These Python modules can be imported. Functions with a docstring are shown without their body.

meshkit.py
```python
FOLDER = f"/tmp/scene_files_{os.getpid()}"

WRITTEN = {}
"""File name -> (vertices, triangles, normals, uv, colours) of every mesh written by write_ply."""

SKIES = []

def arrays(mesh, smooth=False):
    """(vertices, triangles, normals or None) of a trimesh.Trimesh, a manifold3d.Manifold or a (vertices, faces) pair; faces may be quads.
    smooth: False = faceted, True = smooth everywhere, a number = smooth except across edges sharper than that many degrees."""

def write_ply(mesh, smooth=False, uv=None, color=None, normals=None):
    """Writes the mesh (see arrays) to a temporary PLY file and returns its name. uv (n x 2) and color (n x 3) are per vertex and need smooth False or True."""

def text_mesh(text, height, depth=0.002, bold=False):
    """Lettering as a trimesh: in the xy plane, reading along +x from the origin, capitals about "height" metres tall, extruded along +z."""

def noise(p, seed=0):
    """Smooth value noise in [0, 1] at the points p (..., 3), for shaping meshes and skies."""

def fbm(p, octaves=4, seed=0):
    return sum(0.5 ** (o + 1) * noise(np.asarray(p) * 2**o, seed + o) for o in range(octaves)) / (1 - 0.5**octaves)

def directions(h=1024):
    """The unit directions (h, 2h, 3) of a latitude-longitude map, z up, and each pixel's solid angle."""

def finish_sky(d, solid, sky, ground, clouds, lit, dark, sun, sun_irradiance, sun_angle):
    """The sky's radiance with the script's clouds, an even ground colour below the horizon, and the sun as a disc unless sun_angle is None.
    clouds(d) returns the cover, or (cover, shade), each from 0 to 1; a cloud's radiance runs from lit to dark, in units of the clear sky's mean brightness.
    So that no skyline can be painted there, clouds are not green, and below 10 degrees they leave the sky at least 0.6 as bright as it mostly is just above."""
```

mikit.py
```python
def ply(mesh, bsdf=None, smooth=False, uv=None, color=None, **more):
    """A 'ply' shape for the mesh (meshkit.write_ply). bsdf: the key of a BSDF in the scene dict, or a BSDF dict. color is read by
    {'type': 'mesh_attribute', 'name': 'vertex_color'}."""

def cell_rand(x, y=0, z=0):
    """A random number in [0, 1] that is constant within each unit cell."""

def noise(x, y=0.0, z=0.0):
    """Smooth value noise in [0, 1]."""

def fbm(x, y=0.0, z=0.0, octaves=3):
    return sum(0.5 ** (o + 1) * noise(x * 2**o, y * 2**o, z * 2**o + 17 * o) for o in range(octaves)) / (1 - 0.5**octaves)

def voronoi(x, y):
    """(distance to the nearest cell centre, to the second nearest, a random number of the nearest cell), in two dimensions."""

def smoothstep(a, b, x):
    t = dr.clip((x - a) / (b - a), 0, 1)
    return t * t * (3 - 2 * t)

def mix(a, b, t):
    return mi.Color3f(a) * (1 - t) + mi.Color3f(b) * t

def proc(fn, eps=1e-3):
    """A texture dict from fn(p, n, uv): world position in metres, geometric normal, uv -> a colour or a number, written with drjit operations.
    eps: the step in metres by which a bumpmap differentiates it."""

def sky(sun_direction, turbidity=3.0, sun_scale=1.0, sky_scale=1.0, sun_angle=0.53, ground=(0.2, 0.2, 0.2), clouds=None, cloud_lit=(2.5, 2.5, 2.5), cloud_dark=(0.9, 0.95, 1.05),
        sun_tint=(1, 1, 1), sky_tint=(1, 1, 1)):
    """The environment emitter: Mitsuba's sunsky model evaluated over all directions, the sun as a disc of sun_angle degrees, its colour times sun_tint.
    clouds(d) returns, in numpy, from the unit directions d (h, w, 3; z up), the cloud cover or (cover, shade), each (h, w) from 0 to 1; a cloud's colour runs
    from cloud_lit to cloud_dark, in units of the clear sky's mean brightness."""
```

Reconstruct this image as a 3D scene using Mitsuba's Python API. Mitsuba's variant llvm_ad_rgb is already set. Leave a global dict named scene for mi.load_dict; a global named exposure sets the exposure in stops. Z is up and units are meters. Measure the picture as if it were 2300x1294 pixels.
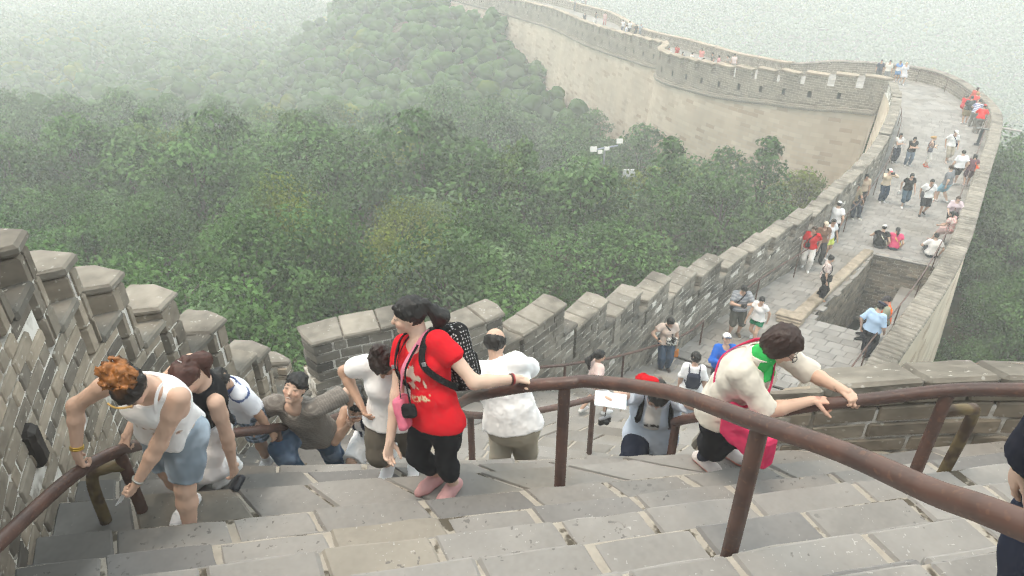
import math, random
import numpy as np, trimesh, mitsuba as mi, mikit, meshkit
from manifold3d import Manifold, Mesh
import drjit as dr
T = mi.ScalarTransform4f
scene, labels = {}, {}

# ---------------------------------------------------------------- camera, sky, exposure
PITCH, HFOV = 32.0, 70.73            # degrees below the horizon, horizontal angle of view
CP, SP = math.cos(math.radians(PITCH)), math.sin(math.radians(PITCH))
scene['viewpoint'] = {'type': 'perspective', 'fov': HFOV, 'fov_axis': 'x', 'near_clip': 0.1, 'far_clip': 3000.0,
                   'to_world': T().look_at(origin=[0, 0, 0], target=[0, CP, -SP], up=[0, 0, 1]),
                   'medium': {'type': 'ref', 'id': 'haze_air'}}
scene['sky'] = mikit.sky((-0.25, -0.1, 0.95), turbidity=4, sun_scale=0.30, sun_angle=18, sky_scale=1.0,
                         clouds=lambda d: 1.0, cloud_lit=(2.28, 2.50, 2.53), ground=(0.12, 0.13, 0.11))
exposure = 2.64
HAZE = 0.0048

# ---------------------------------------------------------------- helpers
_used = {}
def numbered(key):
    n = _used.get(key, 0); _used[key] = n + 1
    return key if n == 0 else f'{key}_{n:03d}'
def put(key, mesh, mat, smooth=False, uv=None, color=None, **more):
    """One entry of the scene, under the next free number of this key."""
    key = numbered(key)
    scene[key] = mikit.ply(mesh, mat, smooth=smooth, uv=uv, color=color, **more)
    return key
def say(key, label=None, cat=None, group=None, kind=None):
    d = labels.setdefault(key, {})
    for k, v in (('label', label), ('category', cat), ('group', group), ('kind', kind)):
        if v: d[k] = v
    return key
def TM(v, f): return trimesh.Trimesh(np.asarray(v, float), np.asarray(f, int), process=False)
def join(ms): return trimesh.util.concatenate(ms) if len(ms) > 1 else ms[0]
def pix(p):
    """Pixel of a point in a 2300 x 1294 picture, and its depth: used to rank pieces by the size they show."""
    p = np.asarray(p, float); zc = p[..., 1]*CP - p[..., 2]*SP; up = p[..., 1]*SP + p[..., 2]*CP
    return 1150 + 1620*p[..., 0]/zc, 647 - 1620*up/zc, zc

_C = np.array([[i, j, k] for i in (0, 1) for j in (0, 1) for k in (0, 1)])
def _hexa():
    idx = {tuple(c): n for n, c in enumerate(_C)}
    V = {}; n = 0
    for c in _C:
        for a in range(3): V[(tuple(c), a)] = n; n += 1
    F = []
    def fl(c, *ax):
        c = list(c)
        for a in ax: c[a] = 1 - c[a]
        return tuple(c)
    for a in range(3):
        b, d = (a+1) % 3, (a+2) % 3
        for s in (0, 1):
            c = [0, 0, 0]; c[a] = s; c = tuple(c)
            q = [V[(c, a)], V[(fl(c, b), a)], V[(fl(c, b, d), a)], V[(fl(c, d), a)]]
            F.append(q if s else q[::-1])
    for a in range(3):                      # bevels along the edges in direction a
        b, d = (a+1) % 3, (a+2) % 3
        for sb in (0, 1):
            for sd in (0, 1):
                c = [0, 0, 0]; c[b] = sb; c[d] = sd; c = tuple(c); e = fl(c, a)
                q = [V[(c, b)], V[(c, d)], V[(e, d)], V[(e, b)]]
                F.append(q if (sb == sd) else q[::-1])
    T3 = []
    for c in _C:
        c = tuple(c); q = [V[(c, 0)], V[(c, 1)], V[(c, 2)]]
        T3.append(q if sum(c) % 2 else q[::-1])
    F = np.array(F); F = np.vstack([F[:, [0, 1, 2]], F[:, [0, 2, 3]]])
    return np.vstack([F, np.array(T3)])
HEXF = _hexa()
def block(c, bev=0.008):
    """A six-sided stone with bevelled edges. c: 2x2x2x3 corner points."""
    c = np.asarray(c, float); v = np.zeros((24, 3)); n = 0
    for i in (0, 1):
        for j in (0, 1):
            for k in (0, 1):
                p = c[i, j, k]; e = [c[1-i, j, k]-p, c[i, 1-j, k]-p, c[i, j, 1-k]-p]
                e = [x/max(np.linalg.norm(x), 1e-6)*min(bev, 0.4*np.linalg.norm(x)) for x in e]
                for a in range(3):
                    v[n] = p + e[(a+1) % 3] + e[(a+2) % 3]; n += 1
    return v, HEXF
def fix(m):
    """Outward winding."""
    v, f = (np.asarray(m[0], float), np.asarray(m[1])) if isinstance(m, tuple) else (np.asarray(m.vertices, float), np.asarray(m.faces))
    w = v-v.mean(0); vol = np.einsum('ij,ij->', w[f[:, 0]], np.cross(w[f[:, 1]], w[f[:, 2]]))
    return TM(v, f if vol >= 0 else f[:, ::-1])
def box_c(x0, x1, y0, y1, z0, z1):
    return np.array([[[[x, y, z] for z in (z0, z1)] for y in (y0, y1)] for x in (x0, x1)], float)
def worn(m, n, amp, f, seed=0):
    """The stone with its faces subdivided and worn uneven."""
    m = fix(m).copy(); m.merge_vertices()
    for _ in range(n): m = m.subdivide()
    m = trimesh.Trimesh(m.vertices, m.faces, process=False)
    nn = m.vertex_normals
    d = meshkit.fbm(m.vertices*f, 3, seed) - 0.5
    return TM(m.vertices + nn*(amp*2*d)[:, None], m.faces)

class Path:
    """A smooth plan curve with a height along it."""
    def __init__(self, pts, step=0.1, corner=False):
        p = np.asarray(pts, float)
        if corner: q = p
        else:
            k = np.r_[[2*p[0]-p[1]], p, [2*p[-1]-p[-2]]]; q = []
            for i in range(1, len(k)-2):
                t = np.linspace(0, 1, 12, endpoint=False)[:, None]
                a, b, c, d = k[i-1], k[i], k[i+1], k[i+2]
                q.append(0.5*((2*b)+(c-a)*t+(2*a-5*b+4*c-d)*t*t+(3*b-a-3*c+d)*t**3))
            q = np.vstack(q+[p[-1:]])
        L = np.r_[0, np.cumsum(np.linalg.norm(np.diff(q[:, :2], axis=0), axis=1))]
        self.s = np.linspace(0, L[-1], int(L[-1]/step)+2); self.len = L[-1]
        self.p = np.stack([np.interp(self.s, L, q[:, i]) for i in range(q.shape[1])], 1)
        t = np.gradient(self.p[:, :2], axis=0); self.t = t/np.linalg.norm(t, axis=1, keepdims=True)
    def at(self, s): return np.stack([np.interp(s, self.s, self.p[:, i]) for i in range(self.p.shape[1])], -1)
    def tan(self, s):
        t = np.stack([np.interp(s, self.s, self.t[:, i]) for i in (0, 1)], -1)
        return t/np.linalg.norm(t, axis=-1, keepdims=True)
    def off(self, s, d, z):
        """Points d metres to the right of the curve at height z."""
        s, d, z = np.broadcast_arrays(np.asarray(s, float), d, z)
        p, t = self.at(s), self.tan(s)
        return np.stack([p[..., 0]+t[..., 1]*d, p[..., 1]-t[..., 0]*d, z], -1)
    def find(self, xy):
        d = np.linalg.norm(self.p[:, :2]-np.asarray(xy)[:2], axis=1); return self.s[d.argmin()]

def tube(points, r, sides=12, caps=True):
    p = np.asarray(points, float); t = np.gradient(p, axis=0); t /= np.linalg.norm(t, axis=1, keepdims=True)+1e-12
    a = np.cross(t[0], [0, 0, 1.0] if abs(t[0, 2]) < 0.9 else [1.0, 0, 0]); a /= np.linalg.norm(a); A = []
    for i in range(len(p)):
        a = a - t[i]*np.dot(a, t[i]); a /= np.linalg.norm(a); A.append(a)
    A = np.array(A); B = np.cross(t, A); g = np.arange(sides)*2*np.pi/sides
    r = np.broadcast_to(np.asarray(r, float), (len(p),))
    v = (p[:, None] + r[:, None, None]*(np.cos(g)[None, :, None]*A[:, None]+np.sin(g)[None, :, None]*B[:, None])).reshape(-1, 3)
    i, j = np.meshgrid(np.arange(len(p)-1), np.arange(sides), indexing='ij')
    q = np.stack([i*sides+j, i*sides+(j+1) % sides, (i+1)*sides+(j+1) % sides, (i+1)*sides+j], -1).reshape(-1, 4)
    f = [q[:, [0, 1, 2]], q[:, [0, 2, 3]]]
    if caps:
        n = len(v); v = np.vstack([v, p[:1], p[-1:]]); k = np.arange(sides)
        f += [np.stack([(k+1) % sides, k, 0*k+n], 1), np.stack([n-sides+k, n-sides+(k+1) % sides, 0*k+n+1], 1)]
    return TM(v, np.vstack(f))
def curve(pts, n=8):
    """A smooth line through the points."""
    p = np.asarray(pts, float); k = np.r_[[2*p[0]-p[1]], p, [2*p[-1]-p[-2]]]; q = []
    for i in range(1, len(k)-2):
        t = np.linspace(0, 1, n, endpoint=False)[:, None]; a, b, c, d = k[i-1], k[i], k[i+1], k[i+2]
        q.append(0.5*((2*b)+(c-a)*t+(2*a-5*b+4*c-d)*t*t+(3*b-a-3*c+d)*t**3))
    return np.vstack(q+[p[-1:]])

# ---------------------------------------------------------------- materials
fbm, noise, mix, sstep = mikit.fbm, mikit.noise, mikit.mix, mikit.smoothstep
def principled(color, rough=0.8, spec=0.3, bump=None, scale=1.0, eps=2e-3, **more):
    b = {'type': 'principled', 'base_color': color, 'roughness': rough, 'specular': spec, **more}
    if bump is not None: b = {'type': 'bumpmap', 'scale': scale, 'arbitrary': mikit.proc(bump, eps), 'bsdf': b}
    return {'type': 'twosided', 'bsdf': b}
def rgb(*c): return {'type': 'rgb', 'value': list(c)}
VC = {'type': 'mesh_attribute', 'name': 'vertex_color'}

def brick_color(p, n, uv):
    t, w = uv.x, uv.y
    c = mix((0.205, 0.182, 0.152), (0.36, 0.305, 0.24), t)
    c = mix(c, (0.085, 0.08, 0.076), sstep(0.72, 1.0, w)*0.75)
    c = mix(c, (0.36, 0.325, 0.27), sstep(0.12, 0.0, w)*0.6)
    g = fbm(p.x*9, p.y*9, p.z*9, 4)
    c = c*(0.62 + 0.76*g)
    st = fbm(p.x*1.3, p.y*1.3, p.z*1.3+7, 3)
    c = mix(c, c*0.55, sstep(0.5, 0.72, st)*0.7)
    li = fbm(p.x*26+3, p.y*26, p.z*26, 2)
    return mix(c, (0.46, 0.44, 0.39), sstep(0.73, 0.82, li)*0.7)
def brick_bump(p, n, uv): return fbm(p.x*22, p.y*22, p.z*22, 3)*0.010 + fbm(p.x*90, p.y*90, p.z*90, 2)*0.0025
scene['brick_face'] = principled(mikit.proc(brick_color), 0.92, 0.2, brick_bump)
def grey_brick_color(p, n, uv):
    t, w = uv.x, uv.y
    c = mix((0.165, 0.154, 0.136), (0.295, 0.27, 0.232), t)
    c = mix(c, (0.09, 0.087, 0.083), sstep(0.78, 1.0, w)*0.7)
    c = mix(c, (0.32, 0.30, 0.265), sstep(0.14, 0.0, w)*0.6)
    c = c*(0.66 + 0.68*fbm(p.x*9, p.y*9, p.z*9, 4))
    st = fbm(p.x*1.3, p.y*1.3, p.z*1.3+7, 3)
    c = mix(c, c*0.5, sstep(0.48, 0.72, st)*0.75)
    return mix(c, (0.42, 0.41, 0.38), sstep(0.73, 0.82, fbm(p.x*26+3, p.y*26, p.z*26, 2))*0.6)
scene['grey_brick'] = principled(mikit.proc(grey_brick_color), 0.92, 0.2, brick_bump)
def joint_color(p, n, uv):
    g = fbm(p.x*24, p.y*24, p.z*24, 3); k = noise(p.x*7, p.y*7, p.z*7)
    c = mix((0.30, 0.27, 0.23), (0.46, 0.43, 0.38), g)
    c = mix(c, (0.10, 0.088, 0.07), sstep(0.50, 0.62, g*0.55+k*0.45))
    return c
scene['joint_mortar'] = principled(mikit.proc(joint_color), 0.95, 0.1, lambda p, n, uv: fbm(p.x*60, p.y*60, p.z*60, 2)*0.012)
def mortar_color(p, n, uv):
    g = fbm(p.x*14, p.y*14, p.z*14, 3); k = fbm(p.x*2.1, p.y*2.1, p.z*2.1+3, 2)
    return mix((0.70, 0.68, 0.64), (0.24, 0.215, 0.18), sstep(0.42, 0.72, g*0.5+k*0.5))
scene['mortar'] = principled(mikit.proc(mortar_color), 0.95, 0.1)
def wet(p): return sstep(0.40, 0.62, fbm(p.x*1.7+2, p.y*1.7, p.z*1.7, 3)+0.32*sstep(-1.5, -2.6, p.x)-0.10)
def stone_color(p, n, uv):
    t, w = uv.x, uv.y
    c = mix((0.222, 0.213, 0.203), (0.302, 0.291, 0.277), t)
    c = mix(c, (0.135, 0.135, 0.14), sstep(0.86, 0.97, w)*0.6)
    c = mix(c, (0.30, 0.27, 0.22), sstep(0.10, 0.0, w)*0.6)
    g = fbm(p.x*5, p.y*5, p.z*5, 4); f = fbm(p.x*45, p.y*45, p.z*45, 3)
    c = c*(0.80 + 0.28*g + 0.14*f)
    pit = fbm(p.x*42+5, p.y*42, p.z*42, 3)
    c = mix(c, (0.13, 0.125, 0.12), sstep(0.70, 0.76, pit)*0.7*sstep(0.40, 0.60, noise(p.x*5, p.y*5, p.z*5)))
    wsp = noise(p.x*75, p.y*75, p.z*75)
    c = mix(c, (0.55, 0.54, 0.52), sstep(0.9, 0.96, wsp)*0.5)
    st = fbm(p.x*0.9+11, p.y*0.9, p.z*0.9, 3)
    c = mix(c, c*mi.Color3f(0.80, 0.73, 0.62), sstep(0.55, 0.75, st)*0.6)
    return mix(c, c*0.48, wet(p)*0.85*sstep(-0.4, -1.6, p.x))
def stone_bump(p, n, uv): return fbm(p.x*14, p.y*14, p.z*14, 3)*0.008 + fbm(p.x*70, p.y*70, p.z*70, 2)*0.003
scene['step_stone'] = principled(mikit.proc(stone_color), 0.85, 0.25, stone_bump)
def paving_color(p, n, uv):
    c = mix((0.24, 0.232, 0.222), (0.315, 0.305, 0.292), uv.x)
    g = fbm(p.x*3, p.y*3, p.z*3, 4); st = fbm(p.x*0.5+3, p.y*0.5, p.z*0.5, 3)
    c = c*(0.82 + 0.36*g)
    return mix(c, c*mi.Color3f(0.8, 0.76, 0.7), sstep(0.5, 0.75, st)*0.6)
scene['paving_face'] = principled(mikit.proc(paving_color), 0.88, 0.2)
def far_brick(p, n, uv):
    """Brickwork too far away to build: u runs along the wall, v up it, in metres."""
    ch, bl = 0.30, 0.85
    r = dr.floor(uv.y/ch); u = uv.x/bl + 0.5*(r - 2*dr.floor(r/2))
    fu, fv = u-dr.floor(u), uv.y/ch - r
    t = mikit.cell_rand(dr.floor(u), r, 5)
    c = mix((0.50, 0.415, 0.325), (0.58, 0.50, 0.405), t)
    c = mix(c, (0.40, 0.305, 0.225), sstep(0.86, 0.95, mikit.cell_rand(dr.floor(u), r, 9))*0.8)
    j = dr.minimum(dr.minimum(fu, 1-fu)*bl, dr.minimum(fv, 1-fv)*ch)
    c = mix((0.50, 0.45, 0.39), c, sstep(0.008, 0.03, j)*0.75+0.25)
    g = fbm(p.x*0.35, p.y*0.35, p.z*0.2, 4); s = fbm(p.x*1.4, p.y*1.4, p.z*0.22, 3)
    return c*(0.70 + 0.36*g + 0.24*s)
scene['far_masonry'] = principled(mikit.proc(far_brick), 0.95, 0.1)
def far_grey(p, n, uv):
    ch, bl = 0.16, 0.42
    r = dr.floor(uv.y/ch); u = uv.x/bl + 0.5*(r - 2*dr.floor(r/2))
    fu, fv = u-dr.floor(u), uv.y/ch - r
    c = mix((0.20, 0.172, 0.142), (0.31, 0.275, 0.225), mikit.cell_rand(dr.floor(u), r, 5))
    j = dr.minimum(dr.minimum(fu, 1-fu)*bl, dr.minimum(fv, 1-fv)*ch)
    c = mix((0.52, 0.49, 0.44), c, sstep(0.008, 0.022, j)*0.8+0.2)
    return c*(0.7 + 0.6*fbm(p.x*1.1, p.y*1.1, p.z*0.6, 4))
scene['far_parapet_brick'] = principled(mikit.proc(far_grey), 0.95, 0.1)
def rust_color(p, n, uv):
    g = fbm(p.x*7, p.y*7, p.z*7, 4); f = fbm(p.x*60, p.y*60, p.z*60, 2)
    c = mix((0.070, 0.040, 0.034), (0.105, 0.054, 0.042), sstep(0.35, 0.65, g))
    c = mix(c, (0.16, 0.075, 0.045), sstep(0.60, 0.78, f)*0.5)
    return mix(c, (0.055, 0.035, 0.032), sstep(0.6, 0.75, fbm(p.x*2, p.y*2, p.z*2+4, 2))*0.6)
scene['rusty_iron'] = principled(mikit.proc(rust_color), 0.42, 0.55, lambda p, n, uv: fbm(p.x*40, p.y*40, p.z*40, 3)*0.0022)
def brass_color(p, n, uv):
    return mix((0.15, 0.112, 0.055), (0.075, 0.048, 0.034), sstep(0.38, 0.6, fbm(p.x*9, p.y*9, p.z*9, 3)))
scene['ochre_paint'] = principled(mikit.proc(brass_color), 0.5, 0.4)
def soil_color(p, n, uv):
    g = fbm(p.x*0.8, p.y*0.8, p.z*0.8, 4)
    return mix((0.05, 0.06, 0.028), (0.105, 0.09, 0.06), sstep(0.4, 0.7, g))
scene['hill_soil'] = principled(mikit.proc(soil_color), 0.95, 0.1)
def leaf_color(p, n, uv):
    a = fbm(p.x*0.16, p.y*0.16, p.z*0.16, 2); b = fbm(p.x*0.33+40, p.y*0.33, p.z*0.33, 2)
    c = mix((0.056, 0.118, 0.036), (0.092, 0.155, 0.058), a)
    c = mix(c, (0.105, 0.148, 0.085), sstep(0.5, 0.7, b)*0.8)
    c = mix(c, (0.150, 0.175, 0.030), sstep(0.66, 0.8, fbm(p.x*0.12+9, p.y*0.12, 3, 2))*0.8)
    return c*(0.50 + 2.0*uv.x)*(0.72 + 0.56*noise(p.x*0.42, p.y*0.42, p.z*0.42+5))
scene['leaf'] = {'type': 'principledthin', 'base_color': mikit.proc(leaf_color), 'roughness': 0.55, 'diff_trans': 0.5, 'eta': 1.35, 'spec_trans': 0.0}
scene['bark'] = principled(mikit.proc(lambda p, n, uv: mix((0.09, 0.075, 0.06), (0.16, 0.14, 0.115), fbm(p.x*6, p.y*6, p.z*2, 3))), 0.95, 0.1)
scene['skin'] = principled(VC, 0.48, 0.35)
scene['cloth'] = principled(VC, 0.88, 0.15, lambda p, n, uv: fbm(p.x*38, p.y*38, p.z*38, 2)*0.006 + noise(p.x*240, p.y*240, p.z*240)*0.0006, eps=3e-3)
scene['hair_fibre'] = principled(VC, 0.38, 0.45, lambda p, n, uv: noise(p.x*260, p.y*260, p.z*40)*0.004, eps=1.5e-3)
scene['smooth_goods'] = principled(VC, 0.35, 0.4)
scene['metal'] = principled(VC, 0.3, 0.5, metallic=0.8)
scene['dark_void'] = principled(rgb(0.03, 0.028, 0.026), 0.95, 0.05)
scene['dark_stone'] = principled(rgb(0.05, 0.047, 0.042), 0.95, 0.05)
scene['dark_iron'] = principled(rgb(0.035, 0.03, 0.028), 0.6, 0.3)
# ---------------------------------------------------------------- the course of the wall: (left x, y, right x, y, height of the ground)
ROWS = np.array([
    (-0.4, -2.0, 4.9, -1.0, -0.43), (-1.25, -0.25, 4.4, 0.85, -1.6), (-1.95, 1.2, 4.0, 2.35, -2.53), (-2.63, 2.58, 3.4, 3.4, -3.4), (-2.9, 3.3, 1.75, 3.66, -3.72),
    (-3.05, 3.75, 1.6, 3.92, -3.97), (-3.25, 4.5, 1.6, 4.4, -4.75), (-3.3, 5.3, 1.75, 5.0, -5.5), (-3.2, 6.1, 2.1, 5.6, -6.15), (-2.95, 7.0, 2.6, 6.2, -6.65),
    (-2.7, 7.7, 3.1, 6.75, -7.0), (-1.5, 8.2, 3.6, 7.25, -7.3), (-0.6, 8.75, 4.1, 7.75, -7.65), (0.3, 9.5, 4.6, 8.3, -8.1), (1.1, 10.5, 5.2, 9.0, -8.8),
    (2.1, 11.9, 6.0, 10.1, -9.7), (3.3, 13.6, 7.0, 11.6, -10.7), (4.1, 14.7, 7.8, 12.7, -11.2)], float)
FLAT = np.array([
    (4.1, 14.7, 7.8, 12.7, -11.2), (5.3, 16.2, 9.0, 14.2, -11.45), (8.0, 19.2, 11.6, 17.3, -11.9), (9.9, 21.3, 13.4, 19.6, -12.3), (12.0, 24.1, 15.4, 22.3, -12.7),
    (14.3, 27.2, 17.6, 25.5, -13.1), (18.0, 33.0, 21.5, 31.2, -13.8), (22.0, 40.2, 25.6, 37.2, -14.5), (24.0, 45.0, 28.7, 42.4, -14.8), (23.8, 46.3, 30.1, 47.5, -15.0),
    (22.0, 47.4, 30.2, 51.6, -15.1), (20.3, 48.4, 28.4, 54.2, -15.3), (18.4, 50.4, 25.2, 56.4, -15.6), (15.7, 53.8, 22.2, 58.0, -16.2), (13.3, 58.4, 20.3, 62.0, -16.7),
    (12.7, 61.6, 19.6, 64.2, -17.0), (13.7, 65.2, 18.4, 68.0, -17.3), (12.0, 70.0, 17.0, 73.0, -17.8), (8.6, 80.2, 14.0, 82.5, -18.8), (5.2, 93.0, 12.0, 96.0, -19.7), (-2.2, 111.5, 5.5, 115.0, -21.3),
    (-10.0, 130.0, -3.0, 134.0, -23.0), (-20.0, 155.0, -13.0, 159.0, -25.5)], float)
class Rows:
    """The ground between the two walls: left and right edge and height at a parameter t."""
    def __init__(self, rows, n=24):
        k = np.vstack([2*rows[0]-rows[1], rows, 2*rows[-1]-rows[-2]]); q = []
        for i in range(1, len(k)-2):
            t = np.linspace(0, 1, n, endpoint=False)[:, None]; a, b, c, d = k[i-1], k[i], k[i+1], k[i+2]
            h = 0.5*((2*b)+(c-a)*t+(2*a-5*b+4*c-d)*t*t+(3*b-a-3*c+d)*t**3)
            h[:, 4] = (b[4]*(1-t)+c[4]*t)[:, 0]; q.append(h)
        self.q = np.vstack(q+[rows[-1:]]); m = (self.q[:, :2]+self.q[:, 2:4])/2
        self.t = np.r_[0, np.cumsum(np.linalg.norm(np.diff(m, axis=0), axis=1))]; self.len = self.t[-1]
    def at(self, t): return np.stack([np.interp(t, self.t, self.q[:, i]) for i in range(5)], -1)
    def z_at(self, xy):
        """Height of the ground at a place between the walls."""
        xy = np.atleast_2d(xy); m = (self.q[:, :2]+self.q[:, 2:4])/2; out = []
        for p in xy:
            w = self.q[:, 2:4]-self.q[:, :2]; a = p-self.q[:, :2]
            side = w[:, 0]*a[:, 1]-w[:, 1]*a[:, 0]; L = np.linalg.norm(w, axis=1); side /= L
            along = (w*a).sum(1)/L**2
            ok = np.where((along > -0.15) & (along < 1.15) & (np.linalg.norm(p-m, axis=1) < 9))[0]
            if len(ok) == 0: ok = np.arange(len(m))
            i = ok[np.abs(side[ok]).argmin()]; out.append(self.q[i, 4])
        return np.array(out)
STAIR, WALK = Rows(ROWS), Rows(FLAT)
CENTRE = np.vstack([STAIR.q[::6], WALK.q[::6]]); CEN3 = np.c_[(CENTRE[:, :2]+CENTRE[:, 2:4])/2, CENTRE[:, 4]]
from scipy.spatial import cKDTree
_tree = cKDTree(CEN3[:, :2])
def S(a, b, x):
    t = np.clip((x-a)/(b-a), 0, 1); return t*t*(3-2*t)
def land(x, y):
    """Height of the hillside."""
    x, y = np.asarray(x, float), np.asarray(y, float)
    d, i = _tree.query(np.stack([x, y], -1))
    t = CEN3[np.minimum(i+1, len(CEN3)-1), :2]-CEN3[np.maximum(i-1, 0), :2]
    left = (t[..., 0]*(y-CEN3[i, 1])-t[..., 1]*(x-CEN3[i, 0])) > 0
    P_ = CEN3[::5]; w = 1/(np.hypot(x[..., None]-P_[:, 0], y[..., None]-P_[:, 1])+0.5)**4; zc = (w*P_[:, 2]).sum(-1)/w.sum(-1); e = np.maximum(d-3.2, 0)
    zl = zc-6.4-2.4*S(38, 50, y)-0.22*np.minimum(e, 10)-0.075*np.clip(e-10, 0, 60)-0.1*np.clip(e-70, 0, 200)
    far_ = S(8, 36, e)*S(34, 12, x); far_ = far_*S(60, 84, y); zl = zl*(1-far_)+np.interp(y, [50, 64, 80, 98, 130, 169, 238, 368, 430, 800], [-25, -27.5, -31.5, -35.5, -40.7, -45.5, -54.7, -69, -66, 12])*far_
    zl = zl+6.5*S(84, 110, y)*S(30, 5, e)
    zr = zc-4.5-0.16*np.minimum(e, 25)-0.34*np.clip(e-25, 0, 70)-S(36, 50, y)*(2.0+0.55*np.minimum(e, 60))
    z = np.where(left, zl, zr)
    z = z+0.15*np.clip(e-120, 0, 600)*S(15, 40, x)
    p = np.stack([x, y, 0*x], -1)
    z = z+(meshkit.fbm(p/17.0, 3, 4)-0.5)*5.0*S(1.5, 14, e)+(meshkit.fbm(p/60.0, 3, 9)-0.5)*11*S(25, 110, e)
    return np.minimum(z, np.where(e < 1.5, zc-5.5, 22.0))
g = np.sinh(np.linspace(-3.1, 3.1, 241))/math.sinh(3.1)
gx, gy = np.meshgrid(g*740, 40+g*740, indexing='ij')
gz = np.stack([land(gx[k], gy[k]) for k in range(len(g))])
n = len(g); i, j = np.meshgrid(np.arange(n-1), np.arange(n-1), indexing='ij')
q = np.stack([i*n+j, (i+1)*n+j, (i+1)*n+j+1, i*n+j+1], -1).reshape(-1, 4)
say(put('hillside', TM(np.stack([gx, gy, gz], -1).reshape(-1, 3), np.vstack([q[:, [0, 1, 2]], q[:, [0, 2, 3]]])), 'hill_soil', smooth=True),
    'wooded hillside under the wall, rising into haze', kind='structure')
LAND_MIN = float(gz.min())

# ---------------------------------------------------------------- trees
rng = np.random.default_rng(11)
def leaf_cards(c, nrm, size, rng, tone):
    """Small folded leaf sprays: two triangles each, at the points c."""
    n = len(c); up = nrm+rng.normal(0, 0.55, (n, 3)); up /= np.linalg.norm(up, axis=1, keepdims=True)
    a = np.cross(up, rng.normal(0, 1, (n, 3))); a /= np.linalg.norm(a, axis=1, keepdims=True); b = np.cross(up, a)
    s = size*rng.uniform(0.6, 1.35, (n, 1))
    v = np.stack([c-a*s*0.55, c+b*s*0.30+up*s*0.12, c+a*s*0.55, c-b*s*0.30+up*s*0.12], 1).reshape(-1, 3)
    k = np.arange(n)[:, None]*4; f = np.vstack([k+[0, 3, 1], k+[1, 3, 2]])
    uv = np.repeat(np.stack([tone, rng.uniform(0, 1, n)], 1), 4, 0)
    return v, f, uv
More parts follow.
